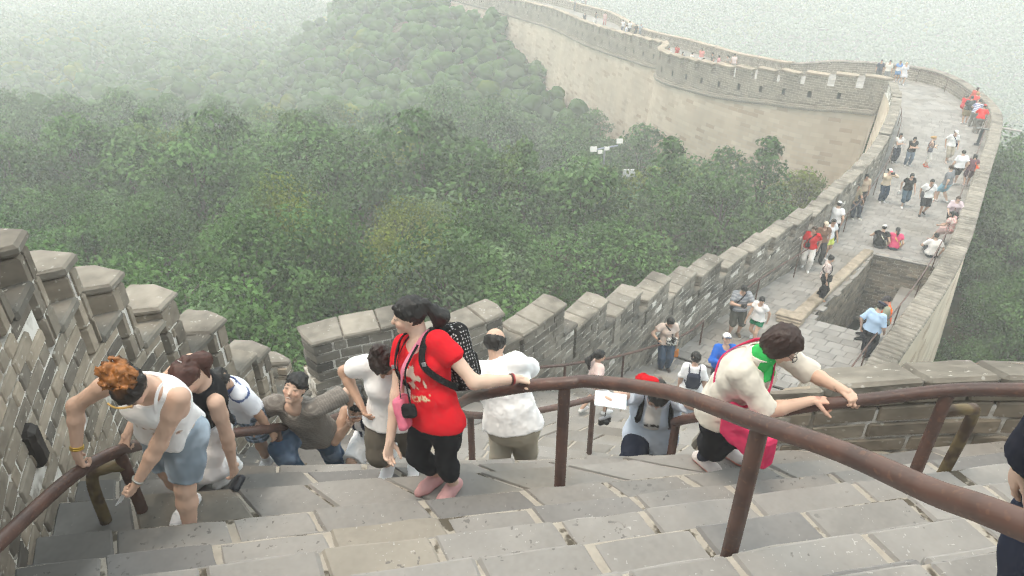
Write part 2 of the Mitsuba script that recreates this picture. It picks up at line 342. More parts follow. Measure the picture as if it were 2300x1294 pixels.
def tree_model(seed, height, spread, clumps, leaves, size, conifer=False):
    """(crown mesh, its uv, trunk mesh)."""
    r = np.random.default_rng(seed); V, F, U, limbs, at = [], [], [], [], 0
    base = height*0.34; top = np.array([r.normal(0, 0.15)*height*0.3, r.normal(0, 0.15)*height*0.3, height*0.72])
    line = curve([[0, 0, -0.8], [top[0]*0.2, top[1]*0.3, height*0.3], top], 5)
    limbs.append(tube(line, np.linspace(0.055, 0.02, len(line))*height*0.42, 6))
    for k in range(clumps):
        ang = k*2.399+r.uniform(-0.4, 0.4); h = (k+0.6)/clumps
        if conifer: rr = spread*(1.05-h)*r.uniform(0.5, 1); z = height*(0.16+0.84*h); cr = spread*(0.22+0.30*(1-h))
        else:
            rr = spread*(1-(2*h-0.9)**2*0.72)*r.uniform(0.30, 0.92); z = height*(0.36+0.56*h)*r.uniform(0.93, 1.05); cr = spread*r.uniform(0.24, 0.42)
        c = np.array([rr*math.cos(ang), rr*math.sin(ang), z])
        if k % 2 == 0:
            s0 = line[int(r.uniform(0.35, 0.9)*(len(line)-1))]; l2 = curve([s0, (s0+c)/2+[0, 0, 0.06*height], c], 3)
            limbs.append(tube(l2, np.linspace(0.02, 0.006, len(l2))*height*0.42, 5, caps=False))
        nl = int(leaves/clumps*r.uniform(0.7, 1.3)); d = r.normal(0, 1, (nl, 3)); d[:, 2] = d[:, 2]*0.8+0.28
        d /= np.linalg.norm(d, axis=1, keepdims=True)
        rad = cr*r.uniform(0.55, 1.12, (nl, 1)); lump = 0.72+0.56*meshkit.noise(d*2.3+seed+k)[:, None]
        p = c+d*rad*lump*[1, 1, 0.72]
        tone = np.clip(0.28+r.uniform(-0.17, 0.22)+r.normal(0, 0.13, nl), 0, 1)
        v, f, uv = leaf_cards(p, d*0.7+[0, 0, 0.5], size, r, tone); V.append(v); F.append(f+at); U.append(uv); at += len(v)
    return TM(np.vstack(V), np.vstack(F)), np.vstack(U), join(limbs)
def tree_group(key, *a, trunk=True, **k):
    crown, uv, tr = tree_model(*a, **k)
    d = {'type': 'shapegroup', 'crown': mikit.ply(crown, 'leaf', uv=uv)}
    if trunk: d['trunk'] = mikit.ply(tr, 'bark', smooth=True)
    scene[key] = d; return key
NEAR = [tree_group(f'near_tree_{i}', 100+i, 5.2, 2.3, 22+2*i, 6200, 0.125) for i in range(4)]
NEAR += [tree_group('near_tree_4', 140, 6.0, 1.7, 22, 5200, 0.12, conifer=True), tree_group('near_tree_5', 150, 3.4, 1.9, 16, 4600, 0.11)]
MID = [tree_group(f'mid_tree_{i}', 200+i, 5.4, 2.5, 18+i, 2100, 0.24) for i in range(3)] + [tree_group('mid_tree_3', 240, 6.2, 1.9, 18, 1900, 0.22, conifer=True)]
def lump_tree(key, seed):
    r = np.random.default_rng(seed); ms = []
    for k in range(11):
        a = k*2.399; rr = 2.0*math.sqrt((k+0.3)/11); m = trimesh.creation.icosphere(1, 1.0); v = np.asarray(m.vertices)
        d = 0.7+0.6*meshkit.noise(v*2.4+seed+7*k)+0.6*(meshkit.noise(v*5.5+3*k)-0.5); cr = r.uniform(0.75, 1.25)
        ms.append(TM(v*d[:, None]*cr*[1, 1, 0.85]+[rr*math.cos(a), rr*math.sin(a), r.uniform(2.2, 4.6)-0.35*rr], m.faces))
    m = join(ms); uv = np.tile((0.28, 0.5), (len(m.vertices), 1)); tn = np.repeat(r.uniform(0.18, 0.40, 11), len(m.vertices)//11); uv[:, 0] = tn
    scene[key] = {'type': 'shapegroup', 'crown': mikit.ply(m, 'leaf', smooth=True, uv=uv)}; return key
FAR = [lump_tree(f'far_tree_{i}', 310+i) for i in range(3)]

def grid_points(step, x0, x1, y0, y1, keep):
    xs, ys = np.meshgrid(np.arange(x0, x1, step), np.arange(y0, y1, step), indexing='ij')
    p = np.stack([xs, ys], -1).reshape(-1, 2)+rng.uniform(-0.42, 0.42, (xs.size, 2))*step
    d, i = _tree.query(p); p, d = p[keep(p, d)], d[keep(p, d)]
    z = land(p[:, 0], p[:, 1]); u, v, zc = pix(np.c_[p, z+3])
    m = (zc > 3) & (u > -420) & (u < 2720) & (v > -560) & (v < 1650)
    return np.c_[p, z][m], d[m], zc[m]
KINDS = ['round leafy tree with dense green crown', 'broad tree with grey-green crown', 'tree with loose airy crown', 'bushy tree with lumpy crown', 'narrow pointed tree', 'low spreading shrub']
a, da, za = grid_points(3.3, -75, 60, 2, 75, lambda p, d: (d > 5.4) & (np.hypot(p[:, 0], p[:, 1]) < 62))
def is_right(p):
    d, i = _tree.query(p[:, :2]); t = CEN3[np.minimum(i+1, len(CEN3)-1), :2]-CEN3[np.maximum(i-1, 0), :2]
    return (t[:, 0]*(p[:, 1]-CEN3[i, 1])-t[:, 1]*(p[:, 0]-CEN3[i, 0])) < 0
a2, da2, za2 = grid_points(2.2, 8, 60, 8, 62, lambda p, d: (d > 3.9) & (d < 9.5)); m_ = is_right(a2); a = np.vstack([a, a2[m_]]); da = np.r_[da, da2[m_]]; za = np.r_[za, za2[m_]]
a3, da3, za3 = grid_points(1.35, 6, 60, 10, 60, lambda p, d: (d > 3.2) & (d < 4.7)); m_ = is_right(a3); a = np.vstack([a, a3[m_]]); da = np.r_[da, da3[m_]]; za = np.r_[za, za3[m_]]
order = np.argsort(za); trees = []
_wood = [0]
def wood():
    _wood[0] += 1; return f'woodland__{_wood[0]:03d}'
def plant(key, group, p, s, r):
    scene[key] = {'type': 'instance', 'to_world': T().translate([float(p[0]), float(p[1]), float(p[2])]).rotate([0, 0, 1], float(r)).scale([float(s), float(s), float(s)*float(0.85+0.3*((r*7.13) % 1))]), 'shapegroup': {'type': 'ref', 'id': group}}
_dw = {}
for n, k in enumerate(order):
    kind = int(rng.choice(6, p=[.2, .2, .2, .18, .07, .15])); s = rng.uniform(0.70, 1.40)
    if da[k] < 7.5: s *= 0.72 if da[k] > 5.4 else 0.62; kind = kind if kind != 4 else 0
    if da[k] < 4.7: kind = 5; s = rng.uniform(0.55, 0.85)
    g_ = NEAR[kind] if za[k] < 34 else [MID[0], MID[1], MID[2], MID[1], MID[3], MID[0]][kind]
    if n < 300 and za[k] < 55:
        key = numbered('shrub' if kind == 5 else 'tree'); plant(key, g_, a[k]-[0, 0, 0.25], s, rng.uniform(0, 360))
        right = bool(is_right(a[k:k+1])[0])
        where = 'outside the plain parapet of the walkway' if right else ('close under the battlements' if da[k] < 8.5 else 'in the valley forest')
        far = 'low' if za[k] < 30 else 'hazier'
        lab = f'{far} {KINDS[kind]} {where}'
        say(key, lab, 'shrub' if kind == 5 else 'tree', f'{KINDS[kind]}s {where}, {far} ones')
    else: plant(wood(), g_, a[k]-[0, 0, 0.25], s, rng.uniform(0, 360))
b, db, zb = grid_points(3.7, -150, 130, 20, 135, lambda p, d: (d > 5.8) & (np.hypot(p[:, 0], p[:, 1]) >= 62) & (np.hypot(p[:, 0], p[:, 1]) < 118))
for k in range(len(b)):
    s = rng.uniform(0.8, 1.3)*(0.75 if db[k] < 8 else 1)
    plant(wood(), (MID[int(rng.integers(3))] if zb[k] < 72 else FAR[int(rng.integers(3))]), b[k]-[0, 0, 0.3], s*(1.0 if zb[k] < 72 else 0.92), rng.uniform(0, 360))
c, dc, zc_ = grid_points(4.4, -400, 400, 60, 520, lambda p, d: (d > 6) & (np.hypot(p[:, 0], p[:, 1]) >= 118) & (np.hypot(p[:, 0], p[:, 1]) < 430))
for k in range(len(c)):
    plant(wood(), FAR[int(rng.integers(3))], c[k]-[0, 0, 0.4], rng.uniform(0.6, 1.15), rng.uniform(0, 360))
say('woodland', 'hazy mass of forest trees covering the far slopes', kind='stuff')
print('trees', len(a), len(b), len(c))
# ---------------------------------------------------------------- brick walls
wr = np.random.default_rng(5)
SEEN = 300
class Holder:
    """Collects the stones of one wall; the ones that show largest become parts, the others one part of kind stuff."""
    def __init__(self, key, mat='brick_face', piece='brick', rest='brickwork', most=SEEN):
        self.key, self.mat, self.piece, self.rest, self.most, self.items = key, mat, piece, rest, most, []
    def add(self, m, tone=None, holder=None, piece=None, mat=None):
        v, f = (m if isinstance(m, tuple) else (m.vertices, m.faces))
        v = np.asarray(v, float); t = tone if tone is not None else (wr.uniform(0, 1), wr.uniform(0, 1))
        self.items.append((v, np.asarray(f), t, holder or self.key, piece or self.piece, mat or self.mat))
    def flush(self):
        sizes = []
        for v, f, t, h, pc, mt in self.items:
            c = v.mean(0); u, w, zc = pix(c)
            seen = zc > 0.5 and -120 < u < 2420 and -80 < w < 1420
            sizes.append((np.linalg.norm(v.max(0)-v.min(0))/max(zc, 0.3) if zc > 0.2 else 0)*(1 if seen else 0.02))
        order = np.argsort(-np.array(sizes)); mine, rest = 0, {}
        per = {}
        for k in order:
            v, f, t, h, pc, mt = self.items[k]; per[h] = per.get(h, 0)+1
            cap = self.most if h == self.key else 70
            if per[h] <= cap and sizes[k] > 0.0042 and mine < self.most*2:
                put(f'{h}__{pc}', fix((v, f)), mt, uv=np.tile(t, (len(v), 1))); mine += 1
            else:
                m = fix((v, f)); q = rest.setdefault(mt, [[], [], [], 0]); q[0].append(m.vertices); q[1].append(m.faces+q[3]); q[2].append(np.tile(t, (len(v), 1))); q[3] += len(v)
        for mt, q in rest.items():
            k = put(f'{self.key}__{self.rest}', TM(np.vstack(q[0]), np.vstack(q[1])), mt, uv=np.vstack(q[2])); say(k, kind='stuff')
def prism(poly, z0, z1, bev=0.008):
    """An upright block on a plan polygon; z0 and z1 may be one height per corner."""
    p = np.asarray(poly, float); n = len(p); c = p.mean(0)
    q = c+(p-c)*(1-bev/np.maximum(np.linalg.norm(p-c, axis=1), 1e-3))[:, None]
    z0, z1 = np.broadcast_to(z0, (n,)), np.broadcast_to(z1, (n,))
    v = np.vstack([np.c_[q, z0], np.c_[p, z0+bev], np.c_[p, z1-bev], np.c_[q, z1], [[*c, z0.mean()], [*c, z1.mean()]]])
    i = np.arange(n); k = (i+1) % n; f = []
    for r in range(3): f += [np.stack([r*n+i, r*n+k, (r+1)*n+k], 1), np.stack([r*n+i, (r+1)*n+k, (r+1)*n+i], 1)]
    f += [np.stack([k, i, 0*i+4*n], 1), np.stack([3*n+i, 3*n+k, 0*i+4*n+1], 1)]
    return fix(TM(v, np.vstack(f)))
def strip(path, s, d0, d1, z0, z1):
    """A closed wall body along the path between side offsets d0 and d1 and heights z0(s), z1(s)."""
    s = np.asarray(s, float); r = [path.off(s, d, z) for d, z in ((d0, z0), (d1, z0), (d1, z1), (d0, z1))]
    v = np.stack(r, 1).reshape(-1, 3); n = len(s); i, j = np.meshgrid(np.arange(n-1), np.arange(4), indexing='ij')
    q = np.stack([i*4+j, i*4+(j+1) % 4, (i+1)*4+(j+1) % 4, (i+1)*4+j], -1).reshape(-1, 4); e = (n-1)*4
    f = np.vstack([q[:, [0, 1, 2]], q[:, [0, 2, 3]], [[0, 2, 1], [0, 3, 2], [e, e+1, e+2], [e, e+2, e+3]]])
    return fix(TM(v, f))
def sheet(path, s, d0, d1, z0, z1, flip=False):
    """A face along the path from (d0, z0) up to (d1, z1), with uv in metres."""
    s = np.asarray(s, float); m = 2
    a, b = path.off(s, d0, z0), path.off(s, d1, z1); v = np.stack([a, b], 1).reshape(-1, 3); n = len(s); i = np.arange(n-1)*2
    f = np.vstack([np.stack([i, i+2, i+3], 1), np.stack([i, i+3, i+1], 1)])
    z0, z1 = np.broadcast_to(z0, s.shape), np.broadcast_to(z1, s.shape)
    uv = np.stack([np.c_[s, z0], np.c_[s, z1]], 1).reshape(-1, 2)
    return TM(v, f[:, ::-1] if flip else f), uv
def battlement(key, path, sg, zg, units, thick, ch, bl, label, lift=0.0, sill=1.15, top=2.05, gap=0.4, splay=0.14, s_brick=1e9, mat='brick_face', topf=None, endrows=1):
    """A crenellated wall: courses of bricks on a mortar core, a merlon with coping stones on each unit (s0, s1)."""
    topf = topf or (lambda q: zg(q)+top); drop = top-sill
    body = put(key, wall_core(path, sg, zg, units, thick, lambda p, q: math.floor(topf((p+q-gap)/2)/ch+0.5)*ch-round(drop/ch/endrows)*endrows*ch), 'mortar'); say(body, label, 'wall')
    H = Holder(body, mat); rnd = lambda z: math.floor(z/ch+0.5)*ch
    face = 0.0
    def run(s0, s1, z, holder=None, open0=False, open1=False, k=0):
        """One course of bricks between s0 and s1; open ends are splayed blocks through the wall."""
        z0, z1 = z+0.009, z+ch-0.009
        a, b = s0, s1; E = 0.34
        for op, lo in ((open0, True), (open1, False)):
            if op and s1-s0 > 0.25:
                w = min(E, (s1-s0)*0.45)+wr.uniform(-0.05, 0.05); e, i_ = (s0, s0+w) if lo else (s1, s1-w); dr_ = 1 if lo else -1
                pp = [(i_, 0.004), (e+dr_*splay, 0.004), (e, -thick*0.55), (e+dr_*splay*0.6, -thick), (i_, -thick)]
                jit = wr.uniform(-0.01, 0.01)
                if k % endrows == 0: H.add(prism([path.off(s+dr_*jit, sg*d, 0)[:2] for s, d in pp], z0, z1+ch*(endrows-1), wr.uniform(0.006, 0.02)), holder=holder)
                if lo: a = s0+w+0.018
                else: b = s1-w-0.018
        c0 = math.floor(a/bl); m = c0+0.5*(k % 2); cuts = [a]
        while m*bl < b:
            x = m*bl+wr.uniform(-0.03, 0.03)
            if x > a+0.10 and x < b-0.10: cuts.append(x)
            m += 1
        cuts.append(b)
        for x0, x1 in zip(cuts[:-1], cuts[1:]):
            if x1-x0 < 0.04: continue
            x0, x1 = x0+0.008, x1-0.008; pr = wr.uniform(-0.007, 0.007)-(wr.uniform(0.01, 0.035) if wr.uniform() < 0.06 else 0); dz = wr.uniform(-0.004, 0.004)
            c = np.array([[[path.off(s, sg*d, zz) for zz in (z0+dz, z1+dz)] for d in (face+pr+wr.uniform(-0.003, 0.003), -0.13)] for s in (x0, x1)])
            H.add(block(c, wr.uniform(0.006, 0.014)), holder=holder)
    for n, (s0, s1) in enumerate(units):
        zb = zg(s0+0.02), zg(s1-0.02); zm = (zb[0]+zb[1])/2; zt = rnd(topf((s0+s1-gap)/2)); zs = zt-round(drop/ch/endrows)*endrows*ch
        for k in range(int(math.floor((min(zb)-0.25)/ch)), int(round(zs/ch))):
            z = k*ch; ss = np.linspace(s0, s1, 9); ok = ss[zg(ss) < z+ch*0.9]
            if len(ok) < 2 or s0 > s_brick: continue
            run(ok[0], ok[-1], z, k=k)
        g1 = s1-gap
        mk = put(f'{body}__merlon', strip(path, np.linspace(s0+splay+0.05, g1-splay-0.05, 5), -sg*0.014, -sg*(thick-0.014), zs-0.02, zt+0.01), 'mortar')
        if s0 < s_brick:
            for k in range(int(round(zs/ch)), int(round(zt/ch))): run(s0, g1, k*ch, mk, True, True, k-int(round(zs/ch)))
        # coping stones over the merlon and a sill over the gap
        nb = max(1, int(round((g1-s0)/(0.62 if mat == 'brick_face' else 0.42)))); cs = np.linspace(s0-0.03, g1+0.03, nb+1)
        for m in range(nb):
            a, b = cs[m]+0.006*(m > 0), cs[m+1]-0.006*(m < nb-1); o = 0.025; th = wr.uniform(0.085, 0.10)
            pl = [(b, o), (a+(splay if m == 0 else 0), o), (a, -thick*0.55), (a+(splay*0.6 if m == 0 else 0), -thick-o), (b, -thick-o)]
            if m == nb-1: pl = [(b-splay, o)]+pl[1:4]+[(b-splay*0.6, -thick-o), (b, -thick*0.55)]
            if m > 0: pl = [x for x in pl if x != (a, -thick*0.55)]
            pp = prism([path.off(s, sg*d, 0)[:2] for s, d in pl], zt+0.012, zt+th, wr.uniform(0.012, 0.03))
            H.add(worn(pp, 1, 0.012, 5, n), (wr.uniform(0.35, 1.0), wr.uniform(0.05, 0.75)), mk, 'coping_stone', 'grey_brick')
        c = np.array([[[path.off(s, sg*d, zz) for zz in (zs-0.03, zs+0.06-0.02*(d < -0.1))] for d in (0.02, -thick-0.02)] for s in (g1-splay*0.9, s1+splay*1.2)])
        H.add(block(c, 0.02), piece='sill_stone', mat='grey_brick')
    H.flush()
    s = np.linspace(units[0][0], units[-1][1], 80); low = np.array([land(*path.off(x, -sg*(thick+1.2), 0)[:2]) for x in s])-0.6
    m, uv = sheet(path, s, -sg*(thick+0.5), -sg*(thick+0.003), np.minimum(low, zg(s)-2), topf(s)-drop-0.08, flip=sg > 0); put(f'{body}__outer_face', m, 'far_masonry', uv=uv)
    return body
def wall_core(path, sg, zg, units, thick, sill):
    ms = []
    for s0, s1 in units:
        s = np.linspace(s0, s1, 5); ms.append(strip(path, s, -sg*0.014, -sg*thick, zg(s)-1.2, sill(s0, s1)-0.012))
    return join(ms)

_k = int(np.argmin(np.hypot(STAIR.q[:, 0]+2.7, STAIR.q[:, 1]-7.7))); _c = int(np.argmin(np.hypot(WALK.q[:, 0]-23.9, WALK.q[:, 1]-45.7)))
L_STAIR = Path(STAIR.q[4:_k:3][:, [0, 1, 4]]); L_TURN = Path(np.vstack([STAIR.q[_k::4][:, [0, 1, 4]], WALK.q[2:_c:6][:, [0, 1, 4]]]))
zL1 = lambda s: L_STAIR.at(s)[..., 2]
zL2 = lambda s: L_TURN.at(s)[..., 2]
yb = [7.72, 7.28, 6.70, 6.12, 5.50, 4.95, 4.42, 3.88, 3.34, 2.78, 2.20, 1.60, 1.0, 0.4, -0.2, -0.8, -1.4]
def s_at_y(path, y): return float(np.interp(y, path.p[:, 1], path.s))
sb = [s_at_y(L_STAIR, y) for y in yb][::-1]; u = [(p, q) for p, q in zip(sb[:-1], sb[1:]) if q-p > 0.2]; u[-1] = (u[-1][0], L_STAIR.len-0.02)
top1 = lambda s: np.interp(L_STAIR.at(s)[..., 1], [-2, 1.0, 2.5, 3.3, 4.0, 4.6, 5.2, 5.8, 6.43, 7.0, 7.6], [2.0, 0.35, -0.75, -1.45, -2.05, -2.65, -3.22, -3.82, -4.55, -5.32, -6.0])-0.09
say(battlement('parapet_wall', L_STAIR, 1, zL1, u, 0.47, 0.118, 0.34, 'brown brick wall beside the steep steps, white mortar joints, capped merlons stepping down', sill=1.0, top=1.78, gap=0.20, splay=0.09, topf=top1, endrows=2), kind='thing')
u = [(0.0, 1.75)]; s = 1.75
while s < L_TURN.len-1.9: u.append((s, s+1.55)); s += 1.55
u[-1] = (u[-1][0], L_TURN.len-0.02)
top2 = lambda s: np.interp(s, [0, 0.44, 1.12, 2.12, 2.7, 3.33, 4.14, 4.92, 5.95, 7.85, 9.78, 11.65, 13.2, 14.9, 17.0, 19.5, 23.2, 30.0, L_TURN.len], [-5.58, -5.68, -5.83, -6.1, -6.3, -6.52, -6.87, -7.25, -7.65, -8.3, -8.95, -9.45, -9.77, -10.05, -10.25, -10.5, -10.9, -11.7, -13.0])-0.09
say(battlement('parapet_wall', L_TURN, 1, zL2, u, 0.46, 0.148, 0.34, 'grey brick battlement curving away along the lower walkway, stepped merlons', sill=1.1, top=1.7, gap=0.30, splay=0.07, mat='grey_brick', topf=top2), kind='thing')
# ---------------------------------------------------------------- plain parapets on the valley side
def rounded(path, s0, s1, d0, d1, z, th, bev, fall=0.0):
    c = np.array([[[path.off(s, d, z(s)+zz-(fall if d == d1 else 0)) for zz in (0.0, th)] for d in (d0, d1)] for s in (s0, s1)])
    return block(c, bev)
def plain_parapet(key, path, zg, s_end, thick, height, ch, bl, cope_len, label, brick_to, cope_over=0.05):
    s = np.linspace(0, s_end, int(s_end/0.25)+2)
    body = put(key, strip(path, s, 0.014, thick, zg(s)-1.3, zg(s)+height-(0.18 if cope_len > 0.4 else 0.02)), 'mortar'); say(body, label, 'wall', kind='thing')
    H = Holder(body, 'brick_face' if cope_len > 0.4 else 'grey_brick'); n = int(round((height)/ch))
    for k in range(-2, n):
        x = 0.0-(k % 2)*bl/2
        while x < min(s_end, brick_to):
            x1 = x+bl*wr.uniform(0.88, 1.12); a, b = max(x, 0.01)+0.008, min(x1, s_end)-0.008; x = x1
            if b-a < 0.06: continue
            z0, z1 = k*ch+0.008, (k+1)*ch-0.009; pr = wr.uniform(-0.008, 0.008)
            c = np.array([[[path.off(q, d, zg(q)+zz) for zz in (z0, z1)] for d in (0.14, 0.0-pr)] for q in (a, b)])
            H.add(block(c, wr.uniform(0.008, 0.018)), (wr.uniform(0.35, 1.0), wr.uniform(0, 0.85)))
    if brick_to < s_end:
        s = np.linspace(max(brick_to, 0.0), s_end, int((s_end-brick_to)/0.5)+2)
        m, uv = sheet(path, s, 0.0, 0.0, zg(s)-0.3, zg(s)+height-0.01, flip=True); uv[:, 1] -= np.repeat(zg(s), 2)
        put(f'{body}__brick_face', m, 'far_parapet_brick', uv=uv)
    x = 0.0
    while x < s_end-0.05:
        x1 = min(x+cope_len*wr.uniform(0.8, 1.2), s_end); th = wr.uniform(0.10, 0.12) if cope_len > 0.4 else wr.uniform(0.115, 0.14)
        m = rounded(path, x+0.005, x1-0.005, -cope_over, thick+cope_over, lambda q: zg(q)+height, th, min(0.03 if cope_len > 0.4 else 0.045, 0.3*(x1-x)), 0.17 if cope_len > 0.4 else 0.0)
        if x < 9 and cope_len > 0.4: m = worn(m, 2, 0.014, 7, int(x*10))
        H.add(m, (wr.uniform(0.5, 1.0), wr.uniform(0.05, 0.8)), piece='coping_stone', mat='grey_brick'); x = x1
    H.flush()
    s = np.linspace(0, s_end, int(s_end/1.0)+2); lo = zg(s)-8.5
    m, uv = sheet(path, s, thick+0.6, thick+0.003, lo, zg(s)+height-0.05); put(f'{body}__outer_face', m, 'far_masonry', uv=uv)
    return body
_r = STAIR.q[2:, [2, 3, 4]]
R_STAIR = Path(_r[::2]); zR1 = lambda s: R_STAIR.at(s)[..., 2]
plain_parapet('low_wall', R_STAIR, zR1, R_STAIR.len, 0.30, 0.56, 0.14, 0.38, 0.50, 'low brick parapet with rounded dark coping beside the steps, white mortar joints', R_STAIR.find((1.9, 5.4)))
_rw = WALK.q[:, [2, 3, 4]]; _e = int(np.argmin(np.hypot(_rw[:, 0]-29.9, _rw[:, 1]-51.0)))
R_WALK = Path(_rw[::3]); zR2 = lambda s: R_WALK.at(s)[..., 2]; sR2 = R_WALK.find((22.2, 58.0))
plain_parapet('low_wall', R_WALK, zR2, sR2, 0.5, 0.85, 0.15, 0.37, 0.24, 'plain parapet with rounded brick coping curving round the outer side of the walkway', -1.0)

# ---------------------------------------------------------------- the far rampart
L_FAR = Path(WALK.q[_c::3][:, [0, 1, 4]]); zL3 = lambda s: L_FAR.at(s)[..., 2]
far = put('rampart', join([strip(L_FAR, np.linspace(0, 125, 150), -0.02, -0.44, zL3(np.linspace(0, 125, 150))-0.1, zL3(np.linspace(0, 125, 150))+1.1)]), 'far_parapet_brick', uv=None)
say(far, 'pale stone rampart with crenellated parapet curving off into the haze', 'wall')
s = np.linspace(0, 125, 200); zb = zL3(s)
m, uv = sheet(L_FAR, s, -1.25, -0.52, np.minimum(np.array([land(*L_FAR.off(x, -1.6, 0)[:2]) for x in s])-1.5, zb-6), zb-0.42, flip=True)
put(f'{far}__masonry_face', m, 'far_masonry', uv=uv)
for k, (dz, d) in enumerate(((-0.42, 0.60), (-0.30, 0.66), (-0.18, 0.58))):
    put(f'{far}__string_course', strip(L_FAR, s, -0.3, -d, zb+dz, zb+dz+0.105), 'far_parapet_brick', uv=None)
x = 0.0; n = 0
while x < 88:
    w = 1.75 if n else 2.2; x1 = x+w; g_ = 0.42; zt, zs = zL3(x+w/2)+1.95, zL3(x+w/2)+1.22; ss = np.linspace(x, x1, 4)
    if n % 2 == 0 or x < 45:
        # outer panel with a loophole through it
        h0, h1, v0, v1 = x+w*0.42, x+w*0.42+0.26, zL3(x+w/2)+0.42, zL3(x+w/2)+0.86
        ps = []
        for a, b, z0, z1 in ((x, h0, zL3(x)-0.1, zs), (h1, x1, zL3(x)-0.1, zs), (h0, h1, zL3(x)-0.1, v0), (h0, h1, v1, zs)):
            ps.append(sheet(L_FAR, [a, b], -0.505, -0.50, [z0, z0-0.0], [z1, z1], flip=True))
        V = np.vstack([p[0].vertices for p in ps]); F = np.vstack([p[0].faces+4*i for i, p in enumerate(ps)])
        put(f'{far}__parapet_panel', TM(V, F), 'far_parapet_brick', uv=np.vstack([p[1] for p in ps]))
        rec = [L_FAR.off(q, d, z) for q, d, z in ((h0, -0.5, v0), (h1, -0.5, v0), (h1, -0.5, v1), (h0, -0.5, v1), (h0, -0.47, v0), (h1, -0.47, v0), (h1, -0.47, v1), (h0, -0.47, v1))]
        c = np.array([[[L_FAR.off(q, d, z) for z in (v0+0.004, v1-0.004)] for d in (-0.445, -0.452)] for q in (h0+0.004, h1-0.004)])
        put(f'{far}__loophole', block(c, 0.002), 'dark_void')
    else:
        m, uv = sheet(L_FAR, ss, -0.5, -0.5, zL3(ss)-0.1, zs, flip=True); put(f'{far}__parapet_panel', m, 'far_parapet_brick', uv=uv)
    v, uv = [], []
    mm = strip(L_FAR, np.linspace(x+0.04, x1-g_, 4), -0.01, -0.49, zs-0.15, zt)
    q = mm.vertices; put(f'{far}__merlon', mm, 'far_parapet_brick', uv=np.c_[(q[:, 0]-q[:, 1])*0.8, q[:, 2]])
    put(f'{far}__coping_stone', strip(L_FAR, np.linspace(x, x1-g_+0.04, 4), 0.04, -0.55, zt+0.004, zt+0.13), 'brick_face', uv=np.tile((wr.uniform(0.6, 1), 0.3), (16, 1)))
    x = x1; n += 1
R_FAR = Path(_rw[::3]); s = np.linspace(sR2, R_WALK.len-1, 120)
far2 = put('low_wall', strip(R_WALK, s, 0.0, 0.5, zR2(s)-1, zR2(s)+0.9), 'far_parapet_brick', uv=None); say(far2, 'hazy plain parapet on the far side of the distant walkway', 'wall', kind='thing')
put(f'{far2}__coping', strip(R_WALK, s, -0.05, 0.55, zR2(s)+0.904, zR2(s)+1.03), 'brick_face', uv=np.tile((0.8, 0.3), (480, 1)))

# ---------------------------------------------------------------- steps
RISE = 0.19
def line(rows, t, w):
    q = rows.at(t); w = np.asarray(w, float)
    return np.stack([q[..., 0]+(q[..., 2]-q[..., 0])*w, q[..., 1]+(q[..., 3]-q[..., 1])*w], -1)
zt_ = STAIR.q[:, 4]
levels = np.arange(-0.5, -11.2, -RISE); tk = np.interp(-(levels+RISE*0.5), -zt_, STAIR.t)
H = Holder('stairs', 'step_stone', 'step_stone', 'stonework', 300); H2 = Holder('stairs', 'step_stone', 'step_stone', 'stonework', 300)
fill = []
def slab(t0, t1, w0, w1, z0, z1): return np.array([[[np.r_[line(STAIR, t, w), z] for z in (z0, z1)] for w in (w0, w1)] for t in (t0, t1)])
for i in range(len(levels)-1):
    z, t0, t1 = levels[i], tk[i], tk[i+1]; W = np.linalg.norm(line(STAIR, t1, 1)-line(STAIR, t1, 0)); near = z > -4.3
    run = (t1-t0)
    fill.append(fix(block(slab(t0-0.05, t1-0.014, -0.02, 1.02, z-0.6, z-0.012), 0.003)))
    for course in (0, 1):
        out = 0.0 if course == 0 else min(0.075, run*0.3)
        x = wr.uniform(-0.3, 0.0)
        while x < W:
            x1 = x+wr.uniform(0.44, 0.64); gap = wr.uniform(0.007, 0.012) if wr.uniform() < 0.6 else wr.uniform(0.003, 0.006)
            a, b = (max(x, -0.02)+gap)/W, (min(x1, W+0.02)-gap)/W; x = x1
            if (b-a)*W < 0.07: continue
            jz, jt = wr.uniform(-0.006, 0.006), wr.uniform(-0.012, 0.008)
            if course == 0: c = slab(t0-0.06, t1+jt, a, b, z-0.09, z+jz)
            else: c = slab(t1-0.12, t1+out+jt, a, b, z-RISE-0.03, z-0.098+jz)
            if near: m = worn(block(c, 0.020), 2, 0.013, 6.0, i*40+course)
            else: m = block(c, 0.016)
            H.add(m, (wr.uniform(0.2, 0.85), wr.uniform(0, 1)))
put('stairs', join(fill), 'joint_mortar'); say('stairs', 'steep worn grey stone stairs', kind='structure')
H.flush()

# ---------------------------------------------------------------- walkway
def wl(t, w): return line(WALK, t, w)
tA = WALK.t[int(np.argmin(np.hypot(WALK.q[:, 0]-6.85, WALK.q[:, 1]-17.95)))]; tB = WALK.t[int(np.argmin(np.hypot(WALK.q[:, 0]-11.4, WALK.q[:, 1]-23.3)))]
wP = 0.45
t = np.arange(0, WALK.len, 0.5)
def zwalk(t): return WALK.at(t)[..., 4]
bed = []
for a, b, w0, w1 in ((0, tA, 0, 1), (tA, tB, 0, wP), (tB, WALK.len, 0, 1)):
    tt = np.linspace(a, b, int((b-a)/0.4)+2); ww = np.linspace(w0, w1, 5)
    P = np.array([[np.r_[wl(x, y), zwalk(x)-0.03] for y in ww] for x in tt]); n, k = P.shape[:2]
    i, j = np.meshgrid(np.arange(n-1), np.arange(k-1), indexing='ij'); q = np.stack([i*k+j, i*k+j+1, (i+1)*k+j+1, (i+1)*k+j], -1).reshape(-1, 4)
    bed.append(TM(P.reshape(-1, 3), np.vstack([q[:, [0, 1, 2]], q[:, [0, 2, 3]]])))
